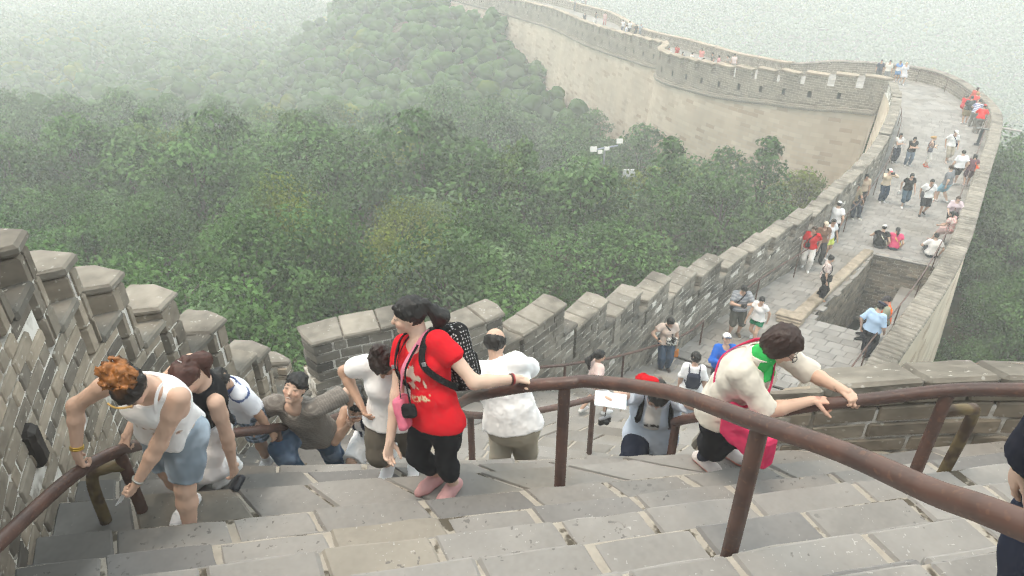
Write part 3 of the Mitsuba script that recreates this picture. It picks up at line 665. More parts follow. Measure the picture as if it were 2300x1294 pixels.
put('walkway', join(bed), 'paving_face', uv=np.tile((0.35, 0.5), (sum(len(b.vertices) for b in bed), 1))); say('walkway', 'paved grey walkway along the top of the wall', kind='structure')
HP = Holder('walkway', 'paving_face', 'paving_stone', 'paving', 300)
t0 = 0.0; row = 0
while t0 < 50:
    dt = 0.36 if t0 < 30 else 0.55; t1 = t0+dt; W = np.linalg.norm(wl(t0, 1)-wl(t0, 0)); x = -0.4*(row % 2)*0.5-0.02
    while x < W:
        x1 = x+(0.40 if t0 < 30 else 0.6)*wr.uniform(0.9, 1.1); a, b = (max(x, -0.02)+0.006)/W, (min(x1, W+0.02)-0.006)/W; x = x1
        if b-a < 0.01: continue
        mid = (a+b)/2
        if tA-0.02 < t0+dt/2 < tB+0.02 and mid > wP-0.01: continue
        jz = wr.uniform(-0.004, 0.004)
        c = np.array([[[np.r_[wl(q, y), zwalk(q)+zz] for zz in (-0.05, jz)] for y in (a, b)] for q in (t0+0.006, t1-0.006)])
        HP.add(block(c, 0.008))
    t0 = t1; row += 1
HP.flush()
# the sunken stairwell in the walkway
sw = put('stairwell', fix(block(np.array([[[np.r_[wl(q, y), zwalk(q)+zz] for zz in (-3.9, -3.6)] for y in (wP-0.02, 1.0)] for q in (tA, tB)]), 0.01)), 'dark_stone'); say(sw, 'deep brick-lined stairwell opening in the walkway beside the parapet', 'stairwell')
HS = Holder(sw, 'brick_face', 'brick', 'brickwork', 260)
def wall_bricks(P, n, L, z_top, z_bot, ch=0.13, bl=0.34, core=True):
    """A straight brick face: P(x) is the plan point x metres along, n the plan normal it faces, heights as functions."""
    m, uv = TM(np.array([np.r_[P(0)-n*0.02, z_bot], np.r_[P(L)-n*0.02, z_bot], np.r_[P(L)-n*0.02, z_top(L)], np.r_[P(0)-n*0.02, z_top(0)]]), [[0, 1, 2], [0, 2, 3]]), None
    put(f'{sw}__mortar_bed', m, 'mortar')
    z = z_bot; k = 0
    while z < max(z_top(0), z_top(L)):
        x = -(k % 2)*bl/2
        while x < L:
            x1 = x+bl*wr.uniform(0.9, 1.1); a, b = max(x, 0)+0.007, min(x1, L)-0.007; x = x1
            if b-a < 0.05 or z+ch*0.6 > z_top((a+b)/2): continue
            pr = wr.uniform(-0.01, 0.008); zz1 = min(z+ch-0.008, z_top((a+b)/2))
            c = np.array([[[np.r_[P(q)+n*d, zz] for zz in (z+0.007, zz1)] for d in (-0.12, pr)] for q in (a, b)])
            HS.add(block(c, 0.01))
        z += ch; k += 1
pA, pB, pC, pD = wl(tA, wP), wl(tB, wP), wl(tB, 1.0), wl(tA, 1.0); zA, zB = zwalk(tA), zwalk(tB)
def facing(a, b, into):
    t_ = (b-a)/np.linalg.norm(b-a); n = np.array([t_[1], -t_[0]]); return n if n@(into-a) > 0 else -n
mid = (pA+pC)/2
LAB, LBC = np.linalg.norm(pB-pA), np.linalg.norm(pC-pB)
wall_bricks(lambda x: pA+(pB-pA)*x/LAB, facing(pA, pB, mid), LAB, lambda x: zA+(zB-zA)*x/LAB-0.01, zA-3.7)
wall_bricks(lambda x: pB+(pC-pB)*x/LBC, facing(pB, pC, mid), LBC, lambda x: zB-0.01, zA-3.7)
LAD = np.linalg.norm(pD-pA); wall_bricks(lambda x: pA+(pD-pA)*x/LAD, facing(pA, pD, mid), LAD, lambda x: zA-0.05, zA-3.7)
# kerb along the stairwell, and the stone ledge under the parapet
c_ = np.array([[[np.r_[wl(q, y), zwalk(q)+zz] for zz in (-0.02, 0.0+h)] for y in (wP-0.10, wP-0.012)] for q, h in ((tA-0.5, 0.34), (tB+0.1, 0.16))])
c_[0, :, 1, 2] = zwalk(tA-0.5)+0.20; c_[1, :, 1, 2] = zwalk(tB+0.1)+0.10
put(f'{sw}__kerb', worn(block(c_, 0.03), 3, 0.02, 5), 'brick_face', uv=np.tile((0.75, 0.4), (len(worn(block(c_, 0.03), 3, 0.02, 5).vertices), 1)))
for k in range(4):
    q0 = tA-0.55+0.0*k; a = wP-0.14; c = np.array([[[np.r_[wl(q, y), zwalk(tA)+zz] for zz in (0.0+0.07*k, 0.065+0.07*k)] for y in (a-0.012*k, wP+0.0)] for q in (tA-0.75+0.05*k, tA-0.35+0.04*k)])
    HS.add(block(c, 0.015), (0.8, 0.4))
nl = 9
for k in range(nl):
    f0, f1 = k/nl, (k+1)/nl; q0, q1 = tA+(tB-tA)*f0, tA+(tB-tA)*f1; zl = zwalk((q0+q1)/2)-0.10-1.0*min(1, (f0+f1)*0.9)
    c = np.array([[[np.r_[wl(q, y), zz] for zz in (zA-3.7, zl+wr.uniform(-0.01, 0.01))] for y in (0.74, 1.0)] for q in (q0+0.004, q1-0.004)])
    put(f'{sw}__ledge_stone', fix(block(c, 0.02)), 'paving_face', uv=np.tile((wr.uniform(0.2, 0.8), 0.5), (24, 1)))
HS.flush()
# drain across the foot of the stairs
P0, P1 = wl(1.9, 0.42), wl(0.25, 0.98); d_ = (P1-P0)/np.linalg.norm(P1-P0); n_ = np.array([-d_[1], d_[0]]); zz = zwalk(1.0)
c = np.array([[[np.r_[P+n_*o, zz+h] for h in (-0.02, 0.012)] for o in (-0.06, 0.06)] for P in (P0, P1)])
dr_k = put('drain_cover', fix(block(c, 0.004)), 'dark_iron'); say(dr_k, 'narrow dark drain channel across the paving at the foot of the steps', 'drain')

# ---------------------------------------------------------------- iron handrails
def ground(x, y):
    p = np.array([[x, y]]); d1 = np.linalg.norm((STAIR.q[:, :2]+STAIR.q[:, 2:4])/2-p, axis=1).min(); d2 = np.linalg.norm((WALK.q[:, :2]+WALK.q[:, 2:4])/2-p, axis=1).min()
    s1, s2 = STAIR.z_at(p)[0], WALK.z_at(p)[0]
    w = np.array([7.8-4.1, 12.7-14.7]); a = p[0]-[4.1, 14.7]
    if w[0]*a[1]-w[1]*a[0] > 0: return s2
    k = np.searchsorted(-(levels+RISE*0.5), -s1-1e-6); return float(levels[max(k-1, 0)]) if k < len(levels) else s1
def handrail(label, pts, posts, r=0.038, n=8, mat='rusty_iron', pr=None):
    p = curve(pts, n); k = put('handrail', tube(p, r, 14), mat, smooth=40); say(k, label, 'handrail')
    for (i, top_off) in posts:
        q = np.array(pts[i], float)+[0, 0, -r*0.6]; q[:2] += np.array(top_off[:2]) if len(top_off) > 1 else 0
        zb = ground(q[0], q[1]); put(f'{k}__post', tube([q, [q[0], q[1], zb-0.06]], pr or r*0.95, 12), mat, smooth=40)
    return k
LR0, LR1, LR2, LR3, LR4, LR5, LR6 = (-2.16, 1.72, -2.44), (-2.27, 2.12, -2.65), (-2.32, 2.7, -2.86), (-2.29, 3.06, -3.03), (-2.29, 3.5, -3.37), (-2.13, 3.81, -3.62), (-1.85, 4.21, -3.92)
RL = handrail('rusty handrail along the brown brick wall, gripped by a bending woman', [LR0, LR1, LR2, LR3, LR4, LR5, LR6, (-1.9, 5.6, -5.1), (-1.85, 6.6, -5.8)], [(3, (0,)), (6, (0,)), (8, (0,))], r=0.036)
put(f'{RL}__brace', tube(curve([(LR3[0], LR3[1], LR3[2]-0.12), (LR3[0]-0.08, LR3[1]-0.04, LR3[2]-0.10), (LR3[0]-0.17, LR3[1]-0.07, LR3[2]-0.16), (LR3[0]-0.19, LR3[1]-0.08, ground(LR3[0]-0.19, LR3[1]-0.08)-0.05)], 6), 0.034, 12), 'ochre_paint', smooth=40)
RM = handrail('thick rusty handrail crossing the middle of the upper steps', [(1.3, 0.3, -0.86), (1.15, 1.09, -1.31), (1.14, 1.36, -1.5), (1.08, 1.71, -1.7), (0.93, 2.06, -1.89), (0.75, 2.66, -2.25), (0.45, 3.13, -2.57), (0.3, 3.19, -2.63), (0.09, 3.26, -2.71), (-0.2, 3.5, -2.98), (-0.38, 4.2, -3.65), (-0.5, 4.9, -4.35), (-0.42, 5.5, -4.95), (0.0, 6.0, -5.4), (0.55, 6.5, -5.72), (1.0, 6.8, -5.85), (1.5, 7.05, -5.95), (2.0, 7.6, -6.2)], [(4, (0.02, 0.0)), (7, (0,)), (12, (0,)), (15, (0,))], r=0.037)
RR = handrail('rusty handrail beside the low parapet, held by a woman with a pink bag', [(4.1, 0.6, -1.05), (3.6, 1.6, -1.5), (2.75, 2.35, -1.98), (2.41, 2.63, -2.21), (2.18, 2.78, -2.34), (1.88, 2.91, -2.51), (1.65, 3.01, -2.64), (1.45, 3.15, -2.82), (1.3, 3.5, -3.15), (1.2, 3.95, -3.62), (1.22, 4.4, -4.15), (1.35, 4.8, -4.6)], [(4, (0,)), (9, (0,)), (11, (0,))], r=0.034)
put(f'{RR}__brace', tube(curve([(2.2, 2.8, -2.5), (2.34, 2.82, -2.5), (2.42, 2.86, -2.6), (2.42, 2.9, -3.25)], 6), 0.03, 12), 'ochre_paint', smooth=40)
def along(path, zg, s0, s1, off, h, n): return [tuple(path.off(s, off, zg(s)+h)) for s in np.linspace(s0, s1, n)]
handrail('thin handrail following the curved battlement at the bend of the steps', along(L_TURN, zL2, 2.6, 11.0, 0.28, 0.78, 12), [(i, (0,)) for i in range(2, 12, 3)], r=0.024)
handrail('slender iron handrail on posts along the inner battlement of the walkway', along(L_TURN, zL2, 13.0, L_TURN.len-1, 0.28, 0.85, 24), [(i, (0,)) for i in range(1, 24, 2)], r=0.02)
handrail('slender iron handrail on posts along the plain parapet of the walkway', along(R_WALK, zR2, 0.3, R_WALK.find((26.5, 53.4)), -0.25, 0.88, 34), [(i, (0,)) for i in range(1, 34, 2)], r=0.02)
# ---------------------------------------------------------------- people: a distance-field modelling kit
f32 = np.float32
_vr = np.random.default_rng(99).random((32, 32, 32)).astype(f32)
def vnoise(p):
    """Fast smooth value noise in [0, 1] from a table that repeats every 32 units."""
    p = np.asarray(p, f32); i = np.floor(p).astype(np.int32); t = p-i; t = t*t*(3-2*t); i &= 31; j = (i+1) & 31
    x0, y0, z0, x1, y1, z1 = i[:, 0], i[:, 1], i[:, 2], j[:, 0], j[:, 1], j[:, 2]; a, b, c = t[:, 0], t[:, 1], t[:, 2]
    l = lambda u, v, w: u+(v-u)*w
    return l(l(l(_vr[x0, y0, z0], _vr[x1, y0, z0], a), l(_vr[x0, y1, z0], _vr[x1, y1, z0], a), b), l(l(_vr[x0, y0, z1], _vr[x1, y0, z1], a), l(_vr[x0, y1, z1], _vr[x1, y1, z1], a), b), c)
def unit(v): v = np.asarray(v, float); return v/max(np.linalg.norm(v), 1e-9)
def cone(p, a, b, ra, rb):
    a, b = np.asarray(a, f32), np.asarray(b, f32); ab = b-a; t = np.clip(((p-a)@ab)/max(float(ab@ab), 1e-9), 0, 1)
    q = p-a-t[:, None]*ab; return np.sqrt(np.einsum('ij,ij->i', q, q))-(ra+(rb-ra)*t).astype(f32)
def econe(p, a, b, side, ra, rb):
    """A limb of elliptic section: ra, rb = (half width along side, half depth)."""
    a, b, side = np.asarray(a, f32), np.asarray(b, f32), np.asarray(side, f32); ab = b-a; L2 = max(float(ab@ab), 1e-9)
    side = side-ab*(side@ab)/L2; side = side/max(np.linalg.norm(side), 1e-6)
    t = np.clip(((p-a)@ab)/L2, 0, 1); q = p-a-t[:, None]*ab; qs = q@side; rest = np.sqrt(np.maximum(np.einsum('ij,ij->i', q, q)-qs*qs, 0))
    w, d = ra[0]+(rb[0]-ra[0])*t, ra[1]+(rb[1]-ra[1])*t
    k = np.sqrt((qs/w)**2+(rest/d)**2); g = np.sqrt((qs/w**2)**2+(rest/d**2)**2)
    return np.where(k < 1e-4, -d, k*(k-1)/np.maximum(g, 1e-6))
def ell(p, c, R, r):
    """Ellipsoid with centre c, frame R (rows = axes) and radii r."""
    q = (p-np.asarray(c, f32))@np.asarray(R, f32).T; r = np.asarray(r, f32); k = np.linalg.norm(q/r, axis=1); g = np.linalg.norm(q/r**2, axis=1)
    return np.where(k < 1e-4, -r.min(), k*(k-1)/np.maximum(g, 1e-6))
def rbox(p, c, R, h, r):
    q = np.abs((p-np.asarray(c, f32))@np.asarray(R, f32).T)-(np.asarray(h, f32)-r)
    return np.linalg.norm(np.maximum(q, 0), axis=1)+np.minimum(q.max(1), 0)-r
def smin(a, b, k):
    h = np.clip(0.5+0.5*(b-a)/k, 0, 1); return b+(a-b)*h-k*h*(1-h)
def smax(a, b, k): return -smin(-a, -b, k)
def blend(ds, k):
    d = ds[0]
    for x in ds[1:]: d = smin(d, x, k)
    return d
def mesh_of(fn, lo, hi, h):
    """Surface nets of the zero level of fn inside a box; only cells near the surface are evaluated."""
    lo, hi = np.asarray(lo, float)-2*h, np.asarray(hi, float)+2*h; B = 6
    n = ((hi-lo)/(h*B)).astype(int)+1; N = n*B+1
    cc = np.stack(np.meshgrid(*[np.arange(k) for k in n], indexing='ij'), -1).reshape(-1, 3)
    dc = fn((lo+(cc+0.5)*h*B).astype(f32)); D = np.empty(tuple(N), f32)
    act = (np.abs(dc) < h*B*1.02).reshape(n); sg = np.where(dc < 0, -1.0, 1.0).reshape(n)
    D[:] = np.pad(np.repeat(np.repeat(np.repeat(sg, B, 0), B, 1), B, 2), [(0, 1)]*3, mode='edge')
    M = np.repeat(np.repeat(np.repeat(act, B, 0), B, 1), B, 2); m = np.zeros(tuple(N), bool)
    for o in np.ndindex(2, 2, 2): m[o[0]:o[0]+M.shape[0], o[1]:o[1]+M.shape[1], o[2]:o[2]+M.shape[2]] |= M
    idx = np.argwhere(m); D[m] = fn((lo+idx*h).astype(f32))
    s = D < 0; c = [(i, j, k) for i in (0, 1) for j in (0, 1) for k in (0, 1)]; sh = tuple(np.array(N)-1)
    sub = lambda A, o: A[o[0]:o[0]+sh[0], o[1]:o[1]+sh[1], o[2]:o[2]+sh[2]]
    cnt = sum(sub(s, o).astype(np.int8) for o in c); cells = np.argwhere((cnt > 0) & (cnt < 8))
    if len(cells) == 0: return TM(np.zeros((0, 3)), np.zeros((0, 3), int))
    acc, w = np.zeros((len(cells), 3)), np.zeros(len(cells))
    val = {o: D[cells[:, 0]+o[0], cells[:, 1]+o[1], cells[:, 2]+o[2]].astype(float) for o in c}
    for o in c:
        for a in range(3):
            if o[a] == 0:
                o2 = tuple(1 if x == a else o[x] for x in range(3)); d0, d1 = val[o], val[o2]; x = (d0 < 0) != (d1 < 0)
                t = np.where(x, d0/np.where(x, d0-d1, 1), 0); pt = np.tile(np.array(o, float), (len(cells), 1)); pt[:, a] += t
                acc += pt*x[:, None]; w += x
    V = lo+(cells+acc/w[:, None])*h; num = np.full(sh, -1, np.int64); num[cells[:, 0], cells[:, 1], cells[:, 2]] = np.arange(len(cells)); F = []
    for a in range(3):
        b, d = (a+1) % 3, (a+2) % 3; sl0, sl1 = [slice(None)]*3, [slice(None)]*3; sl0[a], sl1[a] = slice(0, -1), slice(1, None)
        e = np.argwhere(s[tuple(sl0)] != s[tuple(sl1)]); e = e[(e[:, b] > 0) & (e[:, d] > 0) & (e[:, b] < N[b]-1) & (e[:, d] < N[d]-1)]
        def cell(db, dd):
            q = e.copy(); q[:, b] -= db; q[:, d] -= dd; return num[q[:, 0], q[:, 1], q[:, 2]]
        quad = np.stack([cell(1, 1), cell(0, 1), cell(0, 0), cell(1, 0)], 1); inside = s[e[:, 0], e[:, 1], e[:, 2]]
        quad = np.where(inside[:, None], quad, quad[:, ::-1]); F.append(quad[(quad >= 0).all(1)])
    F = np.vstack(F); return TM(V, np.vstack([F[:, [0, 1, 2]], F[:, [0, 2, 3]]]))
def ik(a, b, l1, l2, pole):
    """Middle joint of a two-bone limb from a to b, bending towards pole; and the end it can reach."""
    a, b, pole = np.asarray(a, float), np.asarray(b, float), np.asarray(pole, float); d = b-a; L = np.linalg.norm(d)
    if L > (l1+l2)*0.999: b = a+d/L*(l1+l2)*0.999; d = b-a; L = np.linalg.norm(d)
    x = (L*L+l1*l1-l2*l2)/(2*L); h = math.sqrt(max(l1*l1-x*x, 0)); u = d/L; pl = pole-u*(pole@u); return a+u*x+unit(pl)*h, b
def Rz(a): c, s = math.cos(math.radians(a)), math.sin(math.radians(a)); return np.array([[c, -s, 0], [s, c, 0], [0, 0, 1.0]])
def Rx(a): c, s = math.cos(math.radians(a)), math.sin(math.radians(a)); return np.array([[1.0, 0, 0], [0, c, -s], [0, s, c]])
def Ry(a): c, s = math.cos(math.radians(a)), math.sin(math.radians(a)); return np.array([[c, 0, s], [0, 1.0, 0], [-s, 0, c]])
SKINS = {'a': (0.56, 0.375, 0.285), 'b': (0.47, 0.295, 0.21), 'c': (0.63, 0.45, 0.355), 'd': (0.38, 0.23, 0.155)}
BLACK = (0.012, 0.011, 0.011)

class Person:
    """x = the person's right, y = forward, z = up, origin on the ground under the hips; placed by yaw and position."""
    def __init__(s, pos, yaw, H=1.65, girth=1.0, pelvis=(0, 0, 0), lean=0, roll=0, twist=0, head=(0, 0, 0), hands=(None, None), elbows=(None, None),
                 feet=((0.09, 0, 0), (-0.09, 0, 0)), toes=(8, -8), knees=(None, None), h=0.02, fingers='relaxed', skin='a', child=0.0, palms=(None, None), legk=1.0, armk=1.0):
        s.pos, s.yaw, s.H, s.h, s.k = np.asarray(pos, float), yaw, H, h, H/1.65
        s.R = Rz(yaw); s.skin = np.array(SKINS[skin]); s.g = girth; k = s.k
        s.fing = fingers if isinstance(fingers, (list, tuple)) else (fingers, fingers)
        s.legk = legk; s.pel = np.array([0, 0, (0.525-0.02*child)*H*legk+0.04*H*(1-legk)])+np.asarray(pelvis, float)
        s.B = Rz(twist)@Ry(roll)@Rx(-lean)                       # torso frame (columns = right, forward, up)
        s.B = np.array(s.B); up, rt, fw = s.B[:, 2], s.B[:, 0], s.B[:, 1]; s.up, s.rt, s.fw = up, rt, fw
        half = Rz(twist*0.3)@Ry(roll*0.4)@Rx(-lean*0.55); s.PR = half
        s.waist = s.pel+half[:, 2]*0.115*k; s.chest = s.waist+up*0.19*k; s.neck = s.chest+up*0.165*k; s.sh = []
        hy, hp, hr = head; s.HR = Rz(hy)@Rx(-hp)@Ry(hr); hs = (0.128+0.03*child)*H; s.hs = hs
        nd = unit(up*0.8+s.HR[:, 2]*0.5); s.hc = s.neck+nd*0.075*k+s.HR[:, 2]*hs*0.42+s.HR[:, 1]*hs*0.10
        s.arm = {}; s.leg = {}; l1, l2 = 0.172*H*armk, 0.152*H*armk
        for i, sd in enumerate((1, -1)):
            sho = s.neck-up*0.025*k+rt*sd*(0.165 if child == 0 else 0.15)*k*(0.55+0.45*girth)
            t = hands[i]; ep = elbows[i] if elbows[i] is not None else (sd*0.5, -0.8, -0.2)
            if t is None: t = sho+np.array([sd*0.07*k, 0.05*k, -(l1+l2)*0.97])
            else: t = np.asarray(t, float)
            el, wr_ = ik(sho, t, l1, l2, s.B@np.asarray(ep, float))
            if s.fing[i] == 'grip' and hands[i] is not None:      # t is a point on the rail's axis: lay the palm on it
                for _ in range(4): el, wr_ = ik(sho, t+np.array([0, 0, 0.058*k])-unit(wr_-el)*0.060*k, l1, l2, s.B@np.asarray(ep, float))
            s.arm[sd] = (sho, el, wr_)
            hip = s.pel+half[:, 0]*sd*0.092*k-half[:, 2]*0.01*k; ft = np.asarray(feet[i], float); wf = s.W(ft); gz_ = ground(wf[0], wf[1])
            if h < 0.0125 and abs(gz_-wf[2]) < 0.34: ft = ft+[0, 0, gz_-wf[2]]
            ft = ft+[0, 0, 0.045*H]
            kn, an = ik(hip, ft, 0.242*H*legk, 0.243*H*legk, np.asarray(knees[i], float) if knees[i] is not None else np.array([sd*0.12, 1.0, 0])); toe = toes[i]
            s.leg[sd] = (hip, kn, an, Rz(-toe)@np.array([0, 1.0, 0]))
        s.palms = palms
    # ---- places in the world
    def W(s, p): return np.asarray(p, float)@s.R.T+s.pos
    def local(s, p): return (np.asarray(p, float)-s.pos)@s.R
    # ---- distance fields
    def torso(s, p, o=0.0, belly=0.0):
        k, g = s.k, s.g
        return blend([econe(p, s.pel-s.PR[:, 2]*0.04*k, s.waist, s.PR[:, 0], (0.158*k*g+o, 0.108*k*g+o), (0.128*k*g+o, (0.092+belly)*k*g+o)),
                      econe(p, s.waist, s.chest, s.rt, (0.128*k*g+o, (0.092+belly)*k*g+o), (0.150*k*g+o, 0.105*k*g+o)),
                      econe(p, s.chest, s.neck-s.up*0.04*k, s.rt, (0.150*k*g+o, 0.105*k*g+o), (0.135*k*(0.6+0.4*g)+o, 0.066*k+o))], 0.05*k)
    def bust(s, p, o=0.0, r=0.053):
        k = s.k; return np.minimum(*[ell(p, s.chest+s.rt*sd*0.072*k+s.fw*0.068*k*s.g+s.up*0.0, s.B.T, (r*k*1.05+o, r*k*0.95+o, r*k+o)) for sd in (1, -1)])
    def arms(s, p, o=0.0, up_to=2.0, only=None):
        k, g, out = s.k, 0.5+0.5*s.g, []
        for sd, (a, e, w) in s.arm.items():
            if only and sd != only: continue
            out.append(blend([cone(p, a, a+(e-a)*0.35, 0.052*k*g+o, 0.047*k*g+o), cone(p, a+(e-a)*0.35, e, 0.047*k*g+o, 0.036*k*g+o)], 0.02))
            if up_to > 1: out.append(blend([cone(p, e, e+(w-e)*0.3, 0.037*k*g+o, 0.038*k*g+o), cone(p, e+(w-e)*0.3, w, 0.038*k*g+o, 0.0255*k+o)], 0.02))
        return out
    def legs(s, p, o=0.0, flare=0.0, only=None):
        k, g, out = s.k, 0.4+0.6*s.g, []
        for sd, (hp, kn, an, _) in s.leg.items():
            if only and sd != only: continue
            out.append(blend([cone(p, hp, hp+(kn-hp)*0.5, 0.085*k*g+o, 0.069*k*g+o+flare*0.5), cone(p, hp+(kn-hp)*0.5, kn, 0.069*k*g+o+flare*0.5, 0.051*k*g+o+flare*0.8),
                              cone(p, kn, kn+(an-kn)*0.32, 0.051*k*g+o+flare*0.8, 0.052*k*g+o+flare), cone(p, kn+(an-kn)*0.32, an, 0.052*k*g+o+flare, 0.034*k+o+flare)], 0.03*k))
        return out
    def foot(s, p, sd, o=0.0):
        k = s.k; an, f = s.leg[sd][2], s.leg[sd][3]; base = an-np.array([0, 0, 0.045*s.H])
        return blend([cone(p, base+[0, 0, 0.035*k]-f*0.035*k, base+f*0.11*k+[0, 0, 0.030*k], 0.034*k+o, 0.036*k+o), cone(p, base+f*0.11*k+[0, 0, 0.030*k], base+f*0.165*k+[0, 0, 0.024*k], 0.036*k+o, 0.024*k+o),
                      cone(p, an, base+f*0.05*k+[0, 0, 0.05*k], 0.034*k+o, 0.034*k+o)], 0.025*k)
    def headf(s, p, fine=True):
        c, R, u = s.hc, s.HR.T, s.hs; A = lambda v: c+s.HR@(np.asarray(v)*u)
        d = ell(p, A((0, -0.07, 0.10)), R, np.array((0.345, 0.42, 0.395))*u)
        d = smin(d, ell(p, A((0, 0.10, -0.16)), R, np.array((0.285, 0.31, 0.335))*u), 0.10*u)
        if fine:
            d = smin(d, cone(p, A((0, 0.37, 0.03)), A((0, 0.465, -0.12)), 0.035*u, 0.062*u), 0.05*u)
            d = smin(d, ell(p, A((0, 0.33, -0.405)), R, np.array((0.13, 0.10, 0.085))*u), 0.08*u)
            for sd in (1, -1):
                d = smin(d, ell(p, A((sd*0.185, 0.30, -0.10)), R, np.array((0.11, 0.09, 0.10))*u), 0.07*u)
                d = smax(d, -ell(p, A((sd*0.155, 0.455, 0.025)), R, np.array((0.10, 0.075, 0.055))*u), 0.05*u)
                d = smin(d, ell(p, A((sd*0.15, 0.345, 0.02)), R, np.array((0.075, 0.06, 0.05))*u), 0.02*u)
                d = smin(d, ell(p, A((sd*0.335, -0.03, -0.03)), R, np.array((0.035, 0.085, 0.135))*u), 0.03*u)
            d = smin(d, ell(p, A((0, 0.395, -0.245)), R, np.array((0.105, 0.035, 0.022))*u), 0.02*u)
            d = smin(d, ell(p, A((0, 0.39, -0.285)), R, np.array((0.09, 0.035, 0.024))*u), 0.02*u)
        return d
    def neckf(s, p, o=0.0):
        k = s.k; return cone(p, s.neck-s.up*0.03*k, s.hc-s.HR[:, 2]*s.hs*0.20-s.HR[:, 1]*s.hs*0.10, 0.054*k+o, 0.050*k+o)
    def hand_frame(s, sd):
        a, e, w = s.arm[sd]; i = 0 if sd == 1 else 1; d = unit(w-e); pl = s.palms[i]
        n = np.asarray(pl, float) if pl is not None else np.array([-sd*0.9, 0.15, -0.1])
        if s.fing[i] == 'grip' and pl is None: n = np.array([0, 0.3, -1.0])
        n = unit(n-d*(n@d)); return w, d, n, np.cross(d, n)*1.0
    def handf(s, p, sd, fine):
        k = s.k*0.98; w, d, n, x = s.hand_frame(sd); i = 0 if sd == 1 else 1; st = s.fing[i]
        if np.dot(np.cross(d, n), np.array([0, 1, 0])) < -9: x = -x
        thumb_side = 1.0 if sd == -1 else -1.0
        bend = {'relaxed': (22, 28, 18), 'grip': (52, 62, 40), 'flat': (5, 6, 4), 'fist': (72, 88, 55)}[st]
        if st == 'grip': d = unit(d+n*0.25); n = unit(n-d*(n@d)); x = np.cross(d, n)
        pal = w+d*0.048*k
        out = [econe(p, w+d*0.0*k, w+d*0.082*k, x, (0.028*k, 0.019*k), (0.040*k, 0.0145*k))]
        if not fine:
            dd = d*math.cos(math.radians(bend[0]))+n*math.sin(math.radians(bend[0])); q = w+d*0.085*k
            out.append(econe(p, q, q+dd*0.045*k, x, (0.037*k, 0.014*k), (0.034*k, 0.013*k))); d2 = dd*math.cos(math.radians(bend[1]))+unit(np.cross(x, dd))*math.sin(math.radians(bend[1]))
            out.append(econe(p, q+dd*0.045*k, q+dd*0.045*k+d2*0.035*k, x, (0.034*k, 0.012*k), (0.028*k, 0.011*k)))
            out.append(cone(p, w+d*0.03*k+x*thumb_side*0.03*k, w+d*0.075*k+x*thumb_side*0.058*k+n*0.012*k, 0.014*k, 0.011*k))
            return blend(out, 0.012*k)
        for j, L in enumerate((0.070, 0.080, 0.074, 0.058)):
            off = (j-1.5)*0.0205*k*(-thumb_side); q = w+d*(0.086-0.006*abs(j-1.3))*k+x*off; u_ = d+x*(-thumb_side)*(j-1.5)*0.035; u_ = unit(u_); nn = unit(n-u_*(n@u_)); jj = 1+0.10*(j-1.5)
            r0 = (0.0092, 0.0096, 0.0092, 0.0082)[j]*k
            for b_, f_, r1 in zip(bend, (0.45, 0.31, 0.24), (0.0086, 0.0080, 0.0070)):
                an = math.radians(b_*jj); u_, nn = u_*math.cos(an)+nn*math.sin(an), nn*math.cos(an)-u_*math.sin(an); q2 = q+u_*L*f_*k; out.append(cone(p, q, q2, r0, r1*k)); q, r0 = q2, r1*k
        t0 = w+d*0.022*k+x*thumb_side*0.024*k; td = unit(d*0.62+x*thumb_side*0.62+n*(0.75 if st == 'grip' else 0.35)); t1 = t0+td*0.045*k; td2 = unit(td*0.8+d*0.45+n*(0.5 if st in ('grip', 'fist') else 0.1)); t2 = t1+td2*0.034*k; t3 = t2+unit(td2+d*0.2)*0.026*k
        out += [cone(p, t0, t1, 0.0165*k, 0.0115*k), cone(p, t1, t2, 0.0112*k, 0.0098*k), cone(p, t2, t3, 0.0098*k, 0.0078*k)]
        return blend(out, 0.006*k)
    def bounds(s, pad=0.12):
        P = [s.pel, s.hc+[0, 0, s.hs*0.6], s.hc, s.neck]+[q for l in s.arm.values() for q in l]+[q for l in s.leg.values() for q in l[:3]]+[l[2]-[0, 0, 0.05*s.H] for l in s.leg.values()]
        P = np.array(P); return P.min(0)-pad, P.max(0)+pad
    def wrinkle(s, p, amp, f=9.0, seed=0):
        q = p*np.array([f*0.8, f*0.8, f*0.5], f32)+seed; n1 = 1-np.abs(2*vnoise(q)-1)
        if s.h < 0.0125: n1 = 0.62*n1*n1+0.38*(1-np.abs(2*vnoise(q*2.3+7)-1)); return amp*1.7*(n1-0.5)
        return amp*2*(n1*n1-0.45)
    # ---- pieces
    def add(s, key, fn, mat, color, box=None, h=None, smooth=True):
        lo, hi = s.bounds() if box is None else box; m = mesh_of(fn, lo, hi, h or s.h)
        if len(m.faces) == 0: return None
        v = np.asarray(m.vertices); c = color(v) if callable(color) else np.tile(color, (len(v), 1))
        return put(key, TM(s.W(v), m.faces), mat, smooth=smooth, color=np.asarray(c, float))
    def build(s, label, group=None, body_h=None, face=True, tan=1.0):
        near = s.h <= 0.0125; s.near = near; s.box_feet = True
        def f(p):
            d = blend([s.torso(p, -0.004)]+s.arms(p)+s.legs(p), 0.035*s.k); d = smin(d, s.neckf(p), 0.03*s.k); d = smin(d, s.headf(p, s.h < 0.016), 0.02*s.k)
            for sd in (1, -1): d = smin(d, s.foot(p, sd, -0.006), 0.015)
            for sd in (1, -1):
                if not near: d = smin(d, s.handf(p, sd, False), 0.012)
                else: d = smin(d, cone(p, s.arm[sd][2]-unit(s.arm[sd][2]-s.arm[sd][1])*0.02, s.arm[sd][2]+s.hand_frame(sd)[1]*0.03*s.k, 0.022*s.k, 0.020*s.k), 0.01)
            return d
        lo, hi = s.bounds(); m = mesh_of(f, lo, hi, body_h or s.h)
